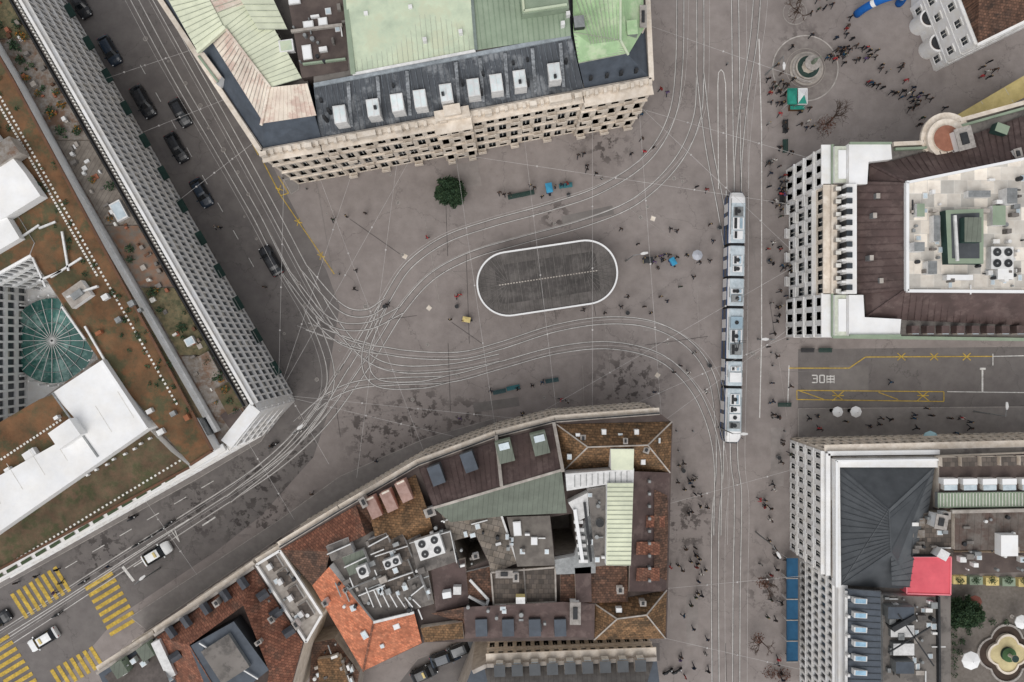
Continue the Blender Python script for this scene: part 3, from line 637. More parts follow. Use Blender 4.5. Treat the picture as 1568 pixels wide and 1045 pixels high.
b.beam(W(880,780,17.5),W(892,860,17.5),.4,.5,whitef); b.beam(W(895,770,17.5),W(905,860,17.5),.3,.4,dark)
parapet(b,[(720,885),(748,915),(745,925),(718,910)],Z,1.0,.3,metalw); b.block([(708,878),(750,868),(754,922),(716,915)],Z,15.6,white,tileb)
b.block([(628,830),(690,812),(700,860),(640,880)],Z,16.4,metalw,greyflat); acunit(b,658,838,40,32,-18,16.5,2,2); parapet(b,[(628,830),(690,812),(700,860)],16.4,.8,.08,metalw)
b.block([(660,870),(712,856),(718,925),(668,940)],Z,15.8,stone,brown); b.pbox(700,905,12,12,0,15.8,16.9,metalw); chimney(b,728,853,16,9,7,-15,1.2,white); chimney(b,772,880,16,22,10,0,1.2); chimney(b,790,885,16,8,12,0,1.2,white)
clutter(b,690,790,770,870,16.2,14,-15,8,9); clutter(b,775,795,845,860,16.8,10,0,9,8); clutter(b,655,780,700,820,16,7,-15,10,9)
b.pf([(562,770,15.1),(636,727,15.1),(656,785,17.6),(575,826,17.6)],tileo); b.pf([(575,826,17.6),(656,785,17.6),(664,815,15.4),(590,850,15.4)],tileo)
for x,y in ((571,778),(595,768),(618,753)): b.pbox(x,y,17,32,-25,15.2,17.3,M('pink_render','#cfa595','#b98c7e'),M('pink_metal','#a98d84','#96796f',dirt=.35)); b.pbox(x-5,y-14,12,3,-25,17.3,17.35,stone)
b.pf([(430,842,15.1),(545,774,15.1),(560,820,17.6),(505,845,17.6)],tiler); b.pf([(430,842,15.1),(505,845,17.6),(500,872,17),(478,897,15.1)],tileb); b.pf([(545,774,15.1),(560,820,17.6),(575,810,16),(562,768,15.1)],tileb)
chimney(b,556,770,15.4,8,14,-28,2.2,stoned); chimney(b,658,785,15.8,14,12,-20,1.8,white)
b.block([(498,842),(560,812),(600,820),(642,812),(664,925),(572,952)],Z,15.9,white,greyflat)
r=random.Random(15)
for x,y,w_,h_,z in ((520,842,36,24,17.6),(600,845,50,40,16.8),(545,862,34,30,17.2),(610,885,46,40,16.8),(570,905,40,30,17.0),(640,905,20,40,17.4),(580,830,30,16,17.9)): 
    b.pbox(x,y,w_,h_,-22,15.9,z,white,r.choice([paverd,greyflat,brownflat,slateb,greenflat])); parapet(b,[(x-w_/2,y+6),(x+w_/2,y-10)],z,.5,.12,metalw)
clutter(b,510,830,655,935,16.9,46,-22,21,14); acunit(b,600,862,26,14,-22,17,2,1); acunit(b,555,875,16,16,-22,17.3,1,1)
for k in range(7): b.beam(W(560+k*12,900+k*3,17.8),W(572+k*12,930,17.8),.12,.12,metalw)
b.pf([(478,897,15.1),(504,868,17.2),(572,953,17.2),(556,1028,15.1)],tileor); b.pf([(504,868,17.2),(572,953,17.2),(575,950,15.5),(512,860,15.5)],white)
b.pf([(572,953,17.2),(556,1028,15.1),(646,985,15.1),(634,938,17.2)],tileor); b.beam(W(572,953,17.35),W(556,1028,15.25),.25,.18,tiler); b.beam(W(572,953,17.3),W(634,938,17.3),.3,.3,metalw)
skyl(b,558,973,9,12,-30,16.6); skyl(b,607,960,10,8,-20,16.5,whitef); skyl(b,585,990,6,6,-20,16); chimney(b,497,925,15.6,7,8,-30,1.6,white); chimney(b,528,905,16.2,5,6,-30,1.2)
b.block([(644,962),(708,953),(710,978),(650,984)],Z,16.2,stone,tileo)
b.pf([(712,978,15.1),(710,930,17.3),(862,922,17.3),(880,976,15.1)],brown); b.pf([(660,940,15.9),(710,930,17.3),(712,978,15.1),(706,952,15.5)],tileb)
b.pf([(880,976,15.1),(862,922,17.3),(911,925,16),(910,978,15.1)],brown)
for x in (737,778,819,858): b.pbox(x,962,18,26,-2,15.2,17,slated,slateb)
b.pbox(797,920,14,10,0,16.8,18.2,yellowf,metalw); b.pbox(684,912,13,9,-10,16,17.4,whitef)
clutter(b,715,925,870,960,17.0,9,0,31,7)
b.finish()

# ---------- BUILDING 4 : bottom left houses
b=MB('tiled_townhouse'); Z=14.5
b.block([(238,972),(390,868),(466,984),(430,1110),(300,1120)],0,Z,stone,brownflat)
facade(b,(238,972),(390,868),Z,0,Z-.3,4,11,stone,dep=.3,cor=.25,ped=True); parapet(b,[(238,972),(390,868)],Z,.4,.35,stoned)
b.pf([(240,976,14.6),(390,872,14.6),(376,925,17.3),(290,988,17.3)],tiler); b.pf([(390,872,14.6),(464,984,14.6),(412,1028,17.3),(372,926,17.3)],tiler); b.pf([(240,976,14.6),(290,988,17.3),(345,1080,17.3),(300,1110,14.6)],tiler); b.pf([(464,984,14.6),(412,1028,17.3),(400,1110,17.3),(430,1110,14.6)],tiler)
b.block([(290,990),(358,952),(412,1026),(330,1090)],Z,17.2,slated,slateb); b.pbox(345,1010,50,60,-33,17.2,17.9,metalg,greyflat); b.beam(W(305,985,17.6),W(395,1040,17.6),.15,.15,metalw)
for x,y,a in ((262,968,-34),(285,952,-34),(315,932,-34),(345,912,-34),(372,893,-34),(402,912,56),(422,940,56),(442,968,56),(268,1006,56)): 
    c,s=math.cos(math.radians(a)),math.sin(math.radians(a))
    q=lambda u_,v_,z:W(x+u_*c-v_*s,y+u_*s+v_*c,z)
    b.loft([[q(-7,-9,14.8),q(-7,-9,15.9),q(0,-9,16.6),q(7,-9,15.9),q(7,-9,14.8)],[q(-7,9,15.2),q(-7,9,16.2),q(0,9,16.9),q(7,9,16.2),q(7,9,15.2)]],M('dormer_lead','#55575c','#484a4f',sc=1,dirt=.3))
chimney(b,330,925,15,7,9,-33,2); chimney(b,415,950,15,7,9,-33,2); chimney(b,452,958,15,6,12,-33,1.6,white); chimney(b,395,985,16,9,6,-33,1.6)
b.finish()
b=MB('cream_townhouse'); Z=14.5
b.block([(394,864),(430,842),(494,940),(470,982)],0,Z,stone,stoned); facade(b,(394,864),(430,842),Z,0,Z-.3,4,4,stone,dep=.3)
parapet(b,[(394,864),(430,842),(494,940),(470,982)],Z,.5,.3,white,True)
for k,(x,y) in enumerate(((420,862),(436,885),(452,910),(468,935))): b.pbox(x,y,24,16,58,Z,Z+.5,white,paverd); b.pbox(x-8,y+7,9,7,58,Z,Z+1.1,metalw)
clutter(b,410,860,475,955,Z,14,58,4,6); b.finish()
b=MB('grey_townhouse'); Z=13.5
b.block([(150,1030),(236,975),(300,1110),(200,1140)],0,Z,stoned,slateb); facade(b,(150,1030),(236,975),Z,0,Z-.3,4,7,stone,dep=.3,cor=.25); parapet(b,[(150,1030),(236,975)],Z,.4,.35,stoned)
b.pf([(160,1036,13.6),(234,985,13.6),(262,1050,16.5),(200,1090,16.5)],M('grey_brown_metal','#6e6662','#5c5552',dirt=.3))
for x,y in ((182,1026),(222,1000)): b.pbox(x,y,20,22,-33,14,15.6,mintd,greenflat)
b.pbox(250,1010,14,60,-25,13.6,15.5,white,metalw); clutter(b,170,1010,270,1045,15,10,-33,6,10); b.finish()
b=MB('courtyard_shed'); b.block([(478,985),(512,978),(550,1030),(540,1100),(470,1100)],0,6,stoned,tileb); b.block([(486,1010),(520,1005),(535,1050),(490,1060)],6,7,stone,tileo); clutter(b,480,985,540,1045,6.5,22,-20,17,12); b.finish()
# ---------- BUILDING 5
b=MB('dormered_building'); Z=13.5
b.block([(722,1026),(745,1016),(1005,1006),(1018,1110),(690,1110)],0,Z,stoned,slateb); facade(b,(745,1016),(1005,1006),Z,0,Z-.2,4,18,stone,dep=.4,cor=.4,ped=True); parapet(b,[(724,1028),(745,1018),(1005,1008)],Z,.4,.5,stoned)
b.pf([(742,1024,13.7),(1000,1014,13.7),(990,1050,16),(750,1060,16)],M('grey_mansard','#77736f','#66625f',dirt=.3,stripe=(2,.6,.1,.7)))
for k in range(9): 
    x=765+k*27; b.pbox(x,1028-k,17,18,-2,13.8,15.3,stoned,slated); b.pbox(x,1019-k,11,5,-2,13.8,15,frame,glassl)
b.finish()

# ---------- BUILDING 6 : grand corner building (right)
b=MB('corner_bank_building'); Z=15.5
b.block([(1274,222),(1366,222),(1412,220),(1440,205),(1466,186),(1568,158),(1700,125),(1700,522),(1274,516)],0,Z,white,greyflat)
facade(b,(1274,222),(1274,282),Z,0,Z-.2,4,3,white,dep=.7,cor=.3,pw=.4,sp=.34,ped=True)
facade(b,(1274,282),(1274,450),Z,0,10.8,3,8,white,dep=.3,cor=.3,pw=.34,sp=.32,ped=True,balc=2)
facade(b,(1274,282),(1274,450),Z,10.8,Z-.2,1,8,stone,dep=.3,cor=.4,pw=.3,sp=.3,ped=True)
facade(b,(1274,450),(1274,516),Z,0,Z-.2,4,3,white,dep=.7,cor=.3,pw=.4,sp=.34,ped=True)
parapet(b,[(1276,284),(1276,450)],Z,.35,.7,stone)
for i in range(9): b.pbox(1284,289+i*19.6,8,6,0,Z,Z+1.2,stoned,frame)
b.block([(1296,282),(1312,282),(1312,450),(1296,450)],Z,17.6,white,white)
for i in range(10): b.pbox(1301,291+i*16.6,9,8,0,Z,17.8,dark,glass); b.pbox(1293,299+i*16.6,8,3,0,Z,17.5,white)
for y0,y1 in ((222,282),(450,516)):
    b.block([(1278,y0+2),(1300,y0+2),(1300,y1-2),(1278,y1-2)],Z,16.3,white,M('pale_green_cornice','#c9cdbf','#b2b6a6',dirt=.2)); b.block([(1284,y0+8),(1296,y0+8),(1296,y1-8),(1284,y1-8)],16.3,16.5,white,whitef)
b.block([(1300,220),(1364,220),(1366,244),(1330,248),(1328,282),(1300,282)],Z,17.2,white,white2); b.block([(1300,452),(1322,452),(1324,486),(1380,489),(1378,514),(1300,514)],Z,17.2,white,white2)
parapet(b,[(1300,220),(1364,220)],17.2,.3,.25,mintd); parapet(b,[(1300,514),(1378,514)],17.2,.3,.25,mintd); parapet(b,[(1274,222),(1274,282)],Z,.3,.3,mintd); parapet(b,[(1274,516),(1700,522)],Z,.35,.4,mintd); parapet(b,[(1274,450),(1274,516)],Z,.3,.3,mintd)
parapet(b,[(1366,222),(1412,220),(1440,205),(1466,186),(1568,158),(1650,138)],Z,.5,.5,stone); parapet(b,[(1368,230),(1414,228),(1444,213),(1470,194),(1570,166),(1650,146)],Z,.6,.3,mintd)
b.solid([(1308,278),(1330,276),(1332,250),(1368,246),(1420,232),(1560,180),(1700,150),(1700,505),(1380,490),(1326,485),(1324,452),(1308,450)],15.9,[(1384,280),(1386,279),(1388,278),(1395,277),(1440,268),(1568,245),(1700,215),(1700,448),(1390,446),(1386,446),(1385,445),(1384,444)],19.2,brown,white)
b.beam(W(1332,252,16),W(1386,279,19.3),.25,.2,bs); b.beam(W(1326,486,16),W(1385,445,19.3),.25,.2,bs)
b.seams((1380,491,16),(1640,500,16),(1640,447,19.2),(1385,446,19.2),26,bs,h=.08,w=.05); b.seams((1308,284,16),(1308,446,16),(1384,440,19.2),(1384,284,19.2),14,bs,h=.08,w=.05); b.seams((1368,247,16),(1560,181,16),(1568,246,19.2),(1395,278,19.2),20,bs,h=.08,w=.05)
b.block([(1388,281),(1700,218),(1700,446),(1388,444)],19.0,19.4,white,M('pale_terrace','#dedad2','#d0cac1',sc=1,dirt=.15,tile=(0,1.6,1.6,.85))); parapet(b,[(1386,280),(1390,280),(1700,217)],19.4,.5,.3,whitef); parapet(b,[(1387,281),(1387,446),(1700,448)],19.4,.5,.35,whitef)
b.block([(1448,322),(1506,320),(1506,404),(1452,404)],19.4,20.8,darkgreen,mintd); b.block([(1456,328),(1500,326),(1500,396),(1458,396)],20.8,20.83,dark,slated); b.pbox(1490,352,26,38,0,20.8,22,darkgreen,greenflat); b.beam(W(1462,330,21),W(1466,400,21),.3,.3,metalw)
for x,y,w_,h_ in ((1410,322,12,20),(1408,378,16,14),(1500,297,34,10),(1428,410,14,20),(1435,350,10,40),(1530,330,20,30),(1550,300,16,24),(1540,420,24,16),(1470,425,40,8)): b.pbox(x,y,w_,h_,0,19.4,r.uniform(20.2,21.4),metalw,r.choice([metalw,mintd,metalg,white2]))
acunit(b,1535,395,34,34,0,19.4,2,2); clutter(b,1510,270,1568,440,19.4,40,0,41,12); clutter(b,1395,290,1450,440,19.4,16,0,42,10); clutter(b,1455,405,1560,440,19.4,14,0,43,10)
for i in range(9): b.pbox(1402+i*23,505,12,12,0,15.6,17,brown,brown); b.pbox(1402+i*23,509,10,6,0,15.6,16.8,stone,glassl)
chimney(b,1478,212,16.5,22,30,-15,2,white); b.pbox(1535,197,20,14,20,16.5,17.8,darkgreen,mintd); chimney(b,1560,235,17.5,10,14,-15,1.6,white)
for rr_,zz in ((3.2,15.9),(2.4,16.6),(1.6,17.0)): b.cyl(W(1450,212,zz),rr_,Z,zz,stone,M('corner_clay','#9b6b57','#8a5d4c') if rr_==1.6 else stone,n=30)
for x,y in ((1340,330),(1335,395),(1350,430),(1345,300)): b.pbox(x,y,6,8,0,16.5,18,metalg,stoned)
b.finish()
b=MB('shop_awning')
p=[W(1466,176,4),W(1575,112,4),W(1590,138,3.3),W(1478,196,3.3)]; b.face(p,yellowf); b.face([q-Vector((0,0,.05)) for q in p],yellowf); b.beam(p[3],p[2],.06,.25,yellowf)
for t in (0,.33,.66,1): q=p[3].lerp(p[2],t); b.beam(q,q.lerp(p[0].lerp(p[1],t),.98),.05,.05,metalw); b.cyl(q,.05,0,q.z,metalw,n=8)
b.finish()
# ---------- BUILDING 7
b=MB('white_guildhall'); G0=[W(1395,12),W(1432,108),W(1620,16),W(1700,-200),W(1400,-200)]
gz=11.0; f=(H-gz)/H; PX=lambda q:(q.x/f*K+CX, CY-q.y/f*K)
b.prism(G0,0,gz,white,brown)
fx=lambda x,y:PX(W(x,y)); facade(b,fx(1395,12),fx(1432,108),gz,0,gz-.2,3,4,white,pw=.6,sp=.55,dep=.2,cor=.08,ped=True); facade(b,fx(1432,108),fx(1620,16),gz,0,gz-.2,3,10,white,pw=.68,sp=.55,dep=.2,cor=.08)
for t in (.3,.68):
    q=W(1395,12).lerp(W(1432,108),t); b.cyl(q,1.3,0,3.2,white,n=20); b.cyl(q+Vector((-.05,-.02,0)),1.0,3.2,3.3,woodm,dark,n=20)
b.hip([fx(1395,12),fx(1432,108),fx(1620,16),fx(1600,-140)],gz+.1,[(1500,-40),(1600,-90)],gz+5,tileb); b.finish()
# ---------- BUILDING 8 : bottom right
b=MB('mansion_block'); Z=13.0
b.block([(1264,692),(1700,682),(1700,868),(1456,870),(1455,1110),(1282,1110),(1282,884),(1264,880)],0,Z,white,greyflat)
facade(b,(1264,692),(1264,880),Z,0,Z-.2,4,11,white,dep=.25,cor=.15,pw=.5,sp=.42,ped=True)
facade(b,(1264,692),(1700,682),Z,0,Z-.2,4,30,stone,dep=.3,cor=.3,pw=.5,ped=True)
facade(b,(1280,884),(1280,1110),Z,0,Z-.2,5,18,white,dep=.22,cor=.08,pw=.34,sp=.32,mull=False); b.block([(1284,884),(1298,884),(1298,1110),(1284,1110)],Z,Z+1.0,white,white)
parapet(b,[(1266,880),(1266,694),(1436,692)],Z,.5,.55,white2); parapet(b,[(1274,884),(1274,701),(1436,699)],Z,.35,.3,stoned); 
b.block([(1278,704),(1436,702),(1436,716),(1286,716),(1288,900),(1280,900)],Z,14.4,white,white); parapet(b,[(1280,898),(1280,706),(1436,704)],14.4,.3,.25,whitef)
b.hip([(1286,715),(1432,714),(1400,903),(1288,896)],14.0,[(1361,780),(1364,845)],17.6,slated,slated)
b.pf([(1432,714,14.05),(1404,900,14.05),(1366,898,16.9),(1361,780,17.65)],M('mid_anthracite','#5d6062','#54575a',sc=.6,dirt=.15)); ans=M('anthracite_seam','#43474b','#4f5357')
b.seams((1288,896,14.1),(1286,715,14.1),(1361,780,17.7),(1364,845,17.7),16,ans,w=.04,h=.06); b.seams((1404,900,14.15),(1432,714,14.15),(1361,780,17.7),(1366,898,17),16,ans,w=.04,h=.06)
b.pf([(1288,896,14.1),(1404,903,14.1),(1364,845,17.65)],slated)
b.block([(1438,700),(1700,690),(1700,776),(1438,780)],Z,14.6,stone,brownflat)
for k in range(9): b.pbox(1455+k*30,708-k*.5,24,14,-1,14.6,15.6,stone,paverd)
for k in range(9): b.pbox(1456+k*30,738,22,9,-1,14.6,15.9,white,whitef); b.pbox(1456+k*30,747,20,8,-1,14.6,15.5,frame,glassl)
b.block([(1436,755),(1700,752),(1700,775),(1436,778)],14.6,15.3,metalg,mintd); b.seams((1440,756,15.35),(1690,754,15.35),(1690,774,15.35),(1440,776,15.35),50,frame,w=.07)
b.block([(1462,785),(1700,780),(1700,845),(1462,842)],Z,15.4,stone,M('mottled_felt','#77706a','#5d524c',sc=.7,dirt=.4,dsc=.5,stripe=(3,.9,.08,.7),third=('#54453f',.5))); parapet(b,[(1455,783),(1700,778)],15.4,.5,.4,stoned); b.pbox(1546,836,26,32,0,15.4,16.8,white,white2)
b.block([(1456,846),(1700,848),(1700,872),(1456,880)],Z,14.0,stone,brownflat); clutter(b,1460,790,1568,872,15.0,34,0,51,12)
b.block([(1390,788),(1460,784),(1460,852),(1390,852)],Z,14.6,stone,paverd); chimney(b,1442,800,14.6,16,20,10,2.2,white); chimney(b,1450,790,14.6,10,10,0,1.6,white); clutter(b,1392,790,1450,848,14.6,20,0,52,12)
parapet(b,[(1392,790),(1392,850),(1440,850)],14.6,.8,.1,dark)
for k in range(3): b.pbox(1408,800+k*18,16,12,0,14.6,14.9,stoned,gravel)
b.block([(1388,853),(1456,853),(1455,911),(1388,909)],Z,14.9,redf,redf); parapet(b,[(1388,853),(1456,853),(1455,911),(1388,909)],14.9,.12,.15,M('pink_edge','#dc8088'),True); b.pbox(1445,850,16,14,30,14,16.2,white,metalw)
b.pf([(1294,902,14.8),(1348,906,16.8),(1350,1110,16.8),(1294,1110,14.8)],slateb); b.pf([(1348,906,16.8),(1350,1110,16.8),(1352,1110,13),(1350,906,13)],metalg); b.pf([(1294,902,14.8),(1348,906,16.8),(1348,904,13),(1294,900,13)],metalw)
b.seams((1294,902,14.85),(1294,1100,14.85),(1350,1100,16.85),(1348,906,16.85),20,ans,w=.06,h=.08)
for k in range(6): skyl(b,1318,921+k*22,20,8,3,15.9,M('blue_glass','#9fc0d4','#86a9c0',rough=.15)); b.pbox(1300,915+k*30,4,4,0,14.9,16,metalw)
parapet(b,[(1294,904),(1294,1100)],14.8,.4,.3,metalw); b.block([(1352,912),(1436,914),(1436,1110),(1352,1110)],Z,14.4,metalw,greyflat); clutter(b,1356,916,1432,1045,14.4,46,0,61,15)
for k in range(4): b.block([(1360+k*4,930+k*28),(1400,930+k*28),(1400,948+k*28),(1360+k*4,948+k*28)],14.4,r.uniform(15,16.2),metalg,r.choice([greyflat,slated,metalw,slateb]))
b.beam(W(1360,1000,16),W(1425,960,16),.15,.15,dark); b.beam(W(1375,940,16),W(1430,1020,16),.15,.15,dark); parapet(b,[(1434,912),(1436,1100)],14.4,.7,.25,dark)
b.pbox(1385,955,40,8,-30,14.4,16.3,dark); b.finish()
b=MB('blue_shop_awning')
for k in range(5):
    y0=855+k*32; p=[W(1222,y0,3.2),W(1222,y0+30,3.2),W(1205,y0+30,2.6),W(1205,y0,2.6)]; b.face(p,bluef); b.beam(p[2],p[3],.08,.3,bluef)
    for q in (p[2],p[3]): b.cyl(q,.04,0,q.z,metalw,n=6)
    b.beam(W(1222,y0+31,3.3),W(1204,y0+31,2.65),.12,.08,kerbm)
b.finish()

# ---------- courtyard garden
sheet('garden_gravel',[(1456,895),(1700,880),(1700,1110),(1456,1110)],.02,M('garden_gravel','#736c66','#655e57',sc=2,dirt=.25))
b=MB('ornamental_fountain'); fc=W(1540,1000)
def lob(R,z): return [Vector((fc.x+R*(.82+.24*abs(math.cos(2*t)))*math.cos(t),fc.y+R*(.82+.24*abs(math.cos(2*t)))*math.sin(t),z)) for t in [2*math.pi*i/64 for i in range(64)]]
b.loft([lob(4.0,.03),lob(4.0,.35),lob(3.7,.35),lob(3.7,.12)],kerbm,cap=False); b.face(lob(3.7,.12),M('dark_soil','#4a3d35','#3d342e')); b.loft([lob(2.7,.12),lob(2.7,.6),lob(2.4,.6),lob(2.4,.4)],stone,cap=False); b.face(lob(2.4,.4),M('cream_gravel','#cbbd92','#bfb188'))
b.cyl(fc,1.0,.4,.9,darkgreen,M('moss','#3f5a3a','#4b6a42'),n=24); b.cyl(fc,.25,.9,2.2,stone,n=12,r2=.15); b.cyl(fc,.5,2.2,2.35,stone,water,n=18); b.finish()
b=MB('garden_planter')
for k in range(5): b.pbox(1470+k*25,889+k*1,20,12,0,0,.9,[yellowf,mintd][k%2]); 
b.finish()
leafmass('garden_hedge',[(W(1530+60*math.cos(a*.35),1000+48*math.sin(a*.35),.5),.5,.4) for a in range(9,18)]+[(W(1470+k*25,889,1.2),.6,.4) for k in range(5)]+[(W(1462,950+k*12,.6),.45,.5) for k in range(8)],[leafm,leafl],90,.1,4)

# ---------- trees
def tree(name,px,py,h,R,mats_,dens,evergreen=True,seed=1,size=.2):
    o=MB(name); rr=random.Random(seed); base=W(px,py)
    def limb(p,d,l,rad,dep):
        q=p+d*l
        n=7; s1=d.orthogonal().normalized(); s2=d.cross(s1)
        o.loft([[p+(s1*math.cos(2*math.pi*i/n)+s2*math.sin(2*math.pi*i/n))*rad for i in range(n)],[q+(s1*math.cos(2*math.pi*i/n)+s2*math.sin(2*math.pi*i/n))*rad*.62 for i in range(n)]],bark)
        if dep==0: return
        for k in range(rr.choice([3,4])):
            a=rr.uniform(0,2*math.pi); dd=(d*.7+(s1*math.cos(a)+s2*math.sin(a))*rr.uniform(.5,1.)).normalized()
            limb(p.lerp(q,rr.uniform(.55,1)),dd,l*rr.uniform(.6,.85),rad*.6,dep-1)
    if evergreen:
        limb(base,Vector((0,0,1)),h*.4,.16,1)
        bl=[]
        for i in range(150):
            t=rr.random(); z=h*(.22+.72*t); rad=R*(1-t*.5)*math.sqrt(rr.uniform(.1,.9)); a=rr.uniform(0,6.3); bl.append((base+Vector((rad*math.cos(a),rad*math.sin(a),z)),R*rr.uniform(.14,.24),.3))
        leafmass('',bl,mats_,dens,size,seed,o)
    else: limb(base,Vector((0,0,1)),h*.35,.14,4)
    return o.finish(fix=False)
tree('evergreen_tree',690,297,4.2,2.4,[leafm,leafm,leafl],170,seed=12,size=.12)
tree('garden_tree',1466,930,4.6,2.6,[leafm,leafl],110,seed=5,size=.15)
tree('bare_tree',1265,190,6,2,[],0,False,6); tree('bare_tree',1168,893,4,2,[],0,False,7); tree('bare_tree',1162,978,4,2,[],0,False,8); tree('bare_tree',1217,20,5,2,[],0,False,9)
b=MB('russet_foliage'); 
leafmass('',[(W(1200,1035,.3),1.2,.2),(W(1180,1030,.3),1,.2),(W(1168,893,2.5),.9,.8),(W(1162,978,2.5),.9,.8),(W(1265,190,3.5),1.3,1)],[M('russet_leaves','#6e4a3a','#5a3a30')],45,.1,5,b); b.finish(fix=False)
# ---------- monument
b=MB('monument_fountain'); c=W(1234,106)
for R,z0,z1,m in ((2.4,0,.25,stoned),(2.1,.25,.5,kerbm),(1.75,.5,1.0,stoned)): b.cyl(c,R,z0,z1,m,n=36)
b.cyl(c,1.55,1.0,1.02,stoned,water,n=36); b.cyl(c,.95,1.0,2.6,stone,n=8,r2=.75); b.cyl(c,1.1,2.6,2.8,kerbm,n=12); bz=M('bronze','#7f8878','#5f6a5c'); b.cyl(c,.3,2.8,3.9,bz,n=10,r2=.22); b.cyl(c,.26,3.9,4.3,bz,n=10,r2=.1); b.cyl(c,.15,4.3,4.6,bz,n=10,r2=.08)
b.beam((c.x,c.y,4.1),(c.x+.6,c.y+.3,4.4),.12,.12,bz); b.finish()
b=MB('market_tent')
for k,(x,m) in enumerate(((1214,tealf),(1229,whitef))):
    B4=[(x-8,136),(x+7,136),(x+7,160),(x-8,160)]; z=2.6; P=[W(*q,z) for q in B4]; ap=sum(P,Vector())/4+Vector((0,0,.8))
    for i in range(4): b.face([P[i],P[(i+1)%4],ap],m if not(k==1 and i==2) else tealf); b.beam(P[i],P[(i+1)%4],.05,.25,m); b.cyl(P[i],.04,0,z,metalw,n=6)
b.pbox(1221,165,22,6,0,0,.9,woodm,tealf); b.finish()
b=MB('inflatable_arch'); rings=[]
pa=W(1312,22); pb=W(1376,6)
for i in range(25):
    t=math.pi*i/24; cc=(pa+pb)/2+(pb-pa)/2*(-math.cos(t))+Vector((0,0,4.4*math.sin(t)))
    T=((pb-pa)/2*math.sin(t)+Vector((0,0,4.4*math.cos(t)))).normalized(); s=Vector((-(pb-pa).y,(pb-pa).x,0)).normalized(); u=T.cross(s)
    rings.append([cc+(s*math.cos(a*math.pi/6)+u*math.sin(a*math.pi/6))*.55 for a in range(12)])
b.loft(rings,lambda i,j: whitef if i in(6,17) else blueo); b.finish(smooth=True)

def umbrella(x,y,R,m,z=2.5,name='parasol'):
    o=MB(name); n=8; c=W(x,y,z)
    P=[Vector((c.x+R*math.cos(2*math.pi*i/n),c.y+R*math.sin(2*math.pi*i/n),z)) for i in range(n)]; ap=Vector((c.x,c.y,z+.55))
    for i in range(n): o.face([P[i],P[(i+1)%n],ap],m); q=P[(i+1)%n]; o.face([P[i],q,q-Vector((0,0,.15)),P[i]-Vector((0,0,.15))],m); o.beam(P[i]-Vector((0,0,.02)),ap-Vector((0,0,.03)),.03,.03,metalg)
    o.cyl(c,.04,0,z+.6,metalg,n=8); o.cyl(c,.3,0,.12,stoned,n=12); return o.finish()
umbrella(1283,631,.75,whitef); umbrella(1311,631,.8,whitef); umbrella(1425,672,1.1,M('light_blue_fabric','#a9cdd6')); umbrella(1068,391,.75,M('pale_grey_fabric','#b9bcc4')); umbrella(1487,1012,1.3,whitef); umbrella(1494,922,.9,M('brick_fabric','#7a4a40')); umbrella(1565,953,1,whitef)

def bench(x,y,ang,L_=1.8,m=darkgreen,name='park_bench'):
    o=MB(name)
    for k in range(5): o.beam((-L_/2,-.22+k*.11,.45),(L_/2,-.22+k*.11,.45),.09,.04,m)
    for k in range(3): o.beam((-L_/2,.28+k*.02,.58+k*.13),(L_/2,.28+k*.02,.58+k*.13),.03,.09,m)
    for s in (-1,1):
        for yy in (-.2,.22): o.beam((s*L_*.42,yy,0),(s*L_*.42,yy,.43),.05,.05,dark)
        o.beam((s*L_*.42,.27,.43),(s*L_*.42,.32,.9),.05,.05,dark)
    return o.finish(loc=W(x,y),rot=math.radians(-ang))
sg_=M('slate_green','#3d5a5e'); tq_=M('turquoise_paint','#3a7880')
for x,y,a,m in ((788,302,-12,darkgreen),(808,298,-12,darkgreen),(866,286,-8,tq_),(765,600,-12,sg_),(786,594,-12,tq_),(845,583,-10,sg_),(1235,537,0,dark),(1262,537,0,darkgreen),(1200,195,90,dark),(1200,225,90,darkgreen),(1195,305,90,dark),(1200,620,0,darkgreen)): bench(x,y,a,1.9,m)
def cart(x,y,ang,m,m2,s_=.85):
    o=MB('vendor_cart'); 
    o.prism([(-.7,-.4),(.7,-.4),(.7,.4),(-.7,.4)],.35,1.0,m,metalg); P=[Vector((a,b_,2.0)) for a,b_ in ((-.8,-.55),(.8,-.55),(.8,.55),(-.8,.55))]; ap=Vector((0,0,2.3))
    for i in range(4): o.face([P[i],P[(i+1)%4],ap],m2); o.beam((P[i].x*.85,P[i].y*.75,1.0),(P[i].x*.85,P[i].y*.75,2.02),.04,.04,metalg)
    for a in (-.45,.45):
        for b_ in (-.43,.43): o.beam((a-.18,b_,.2),(a+.18,b_,.2),.06,.36,dark)
    o.beam((.7,0,.8),(1.2,0,.95),.4,.04,dark); q=o.finish(loc=W(x,y),rot=math.radians(-ang)); q.scale=(s_,s_,s_)
sb_=M('sky_blue_fabric','#3f93b8')
cart(715,490,10,blueo,yellowf,.7); cart(840,291,80,blueo,sb_); cart(1028,402,60,blueo,sb_,.7); cart(990,400,0,yellowf,dark,.8); cart(1226,292,0,darkgreen,metalg,.8)

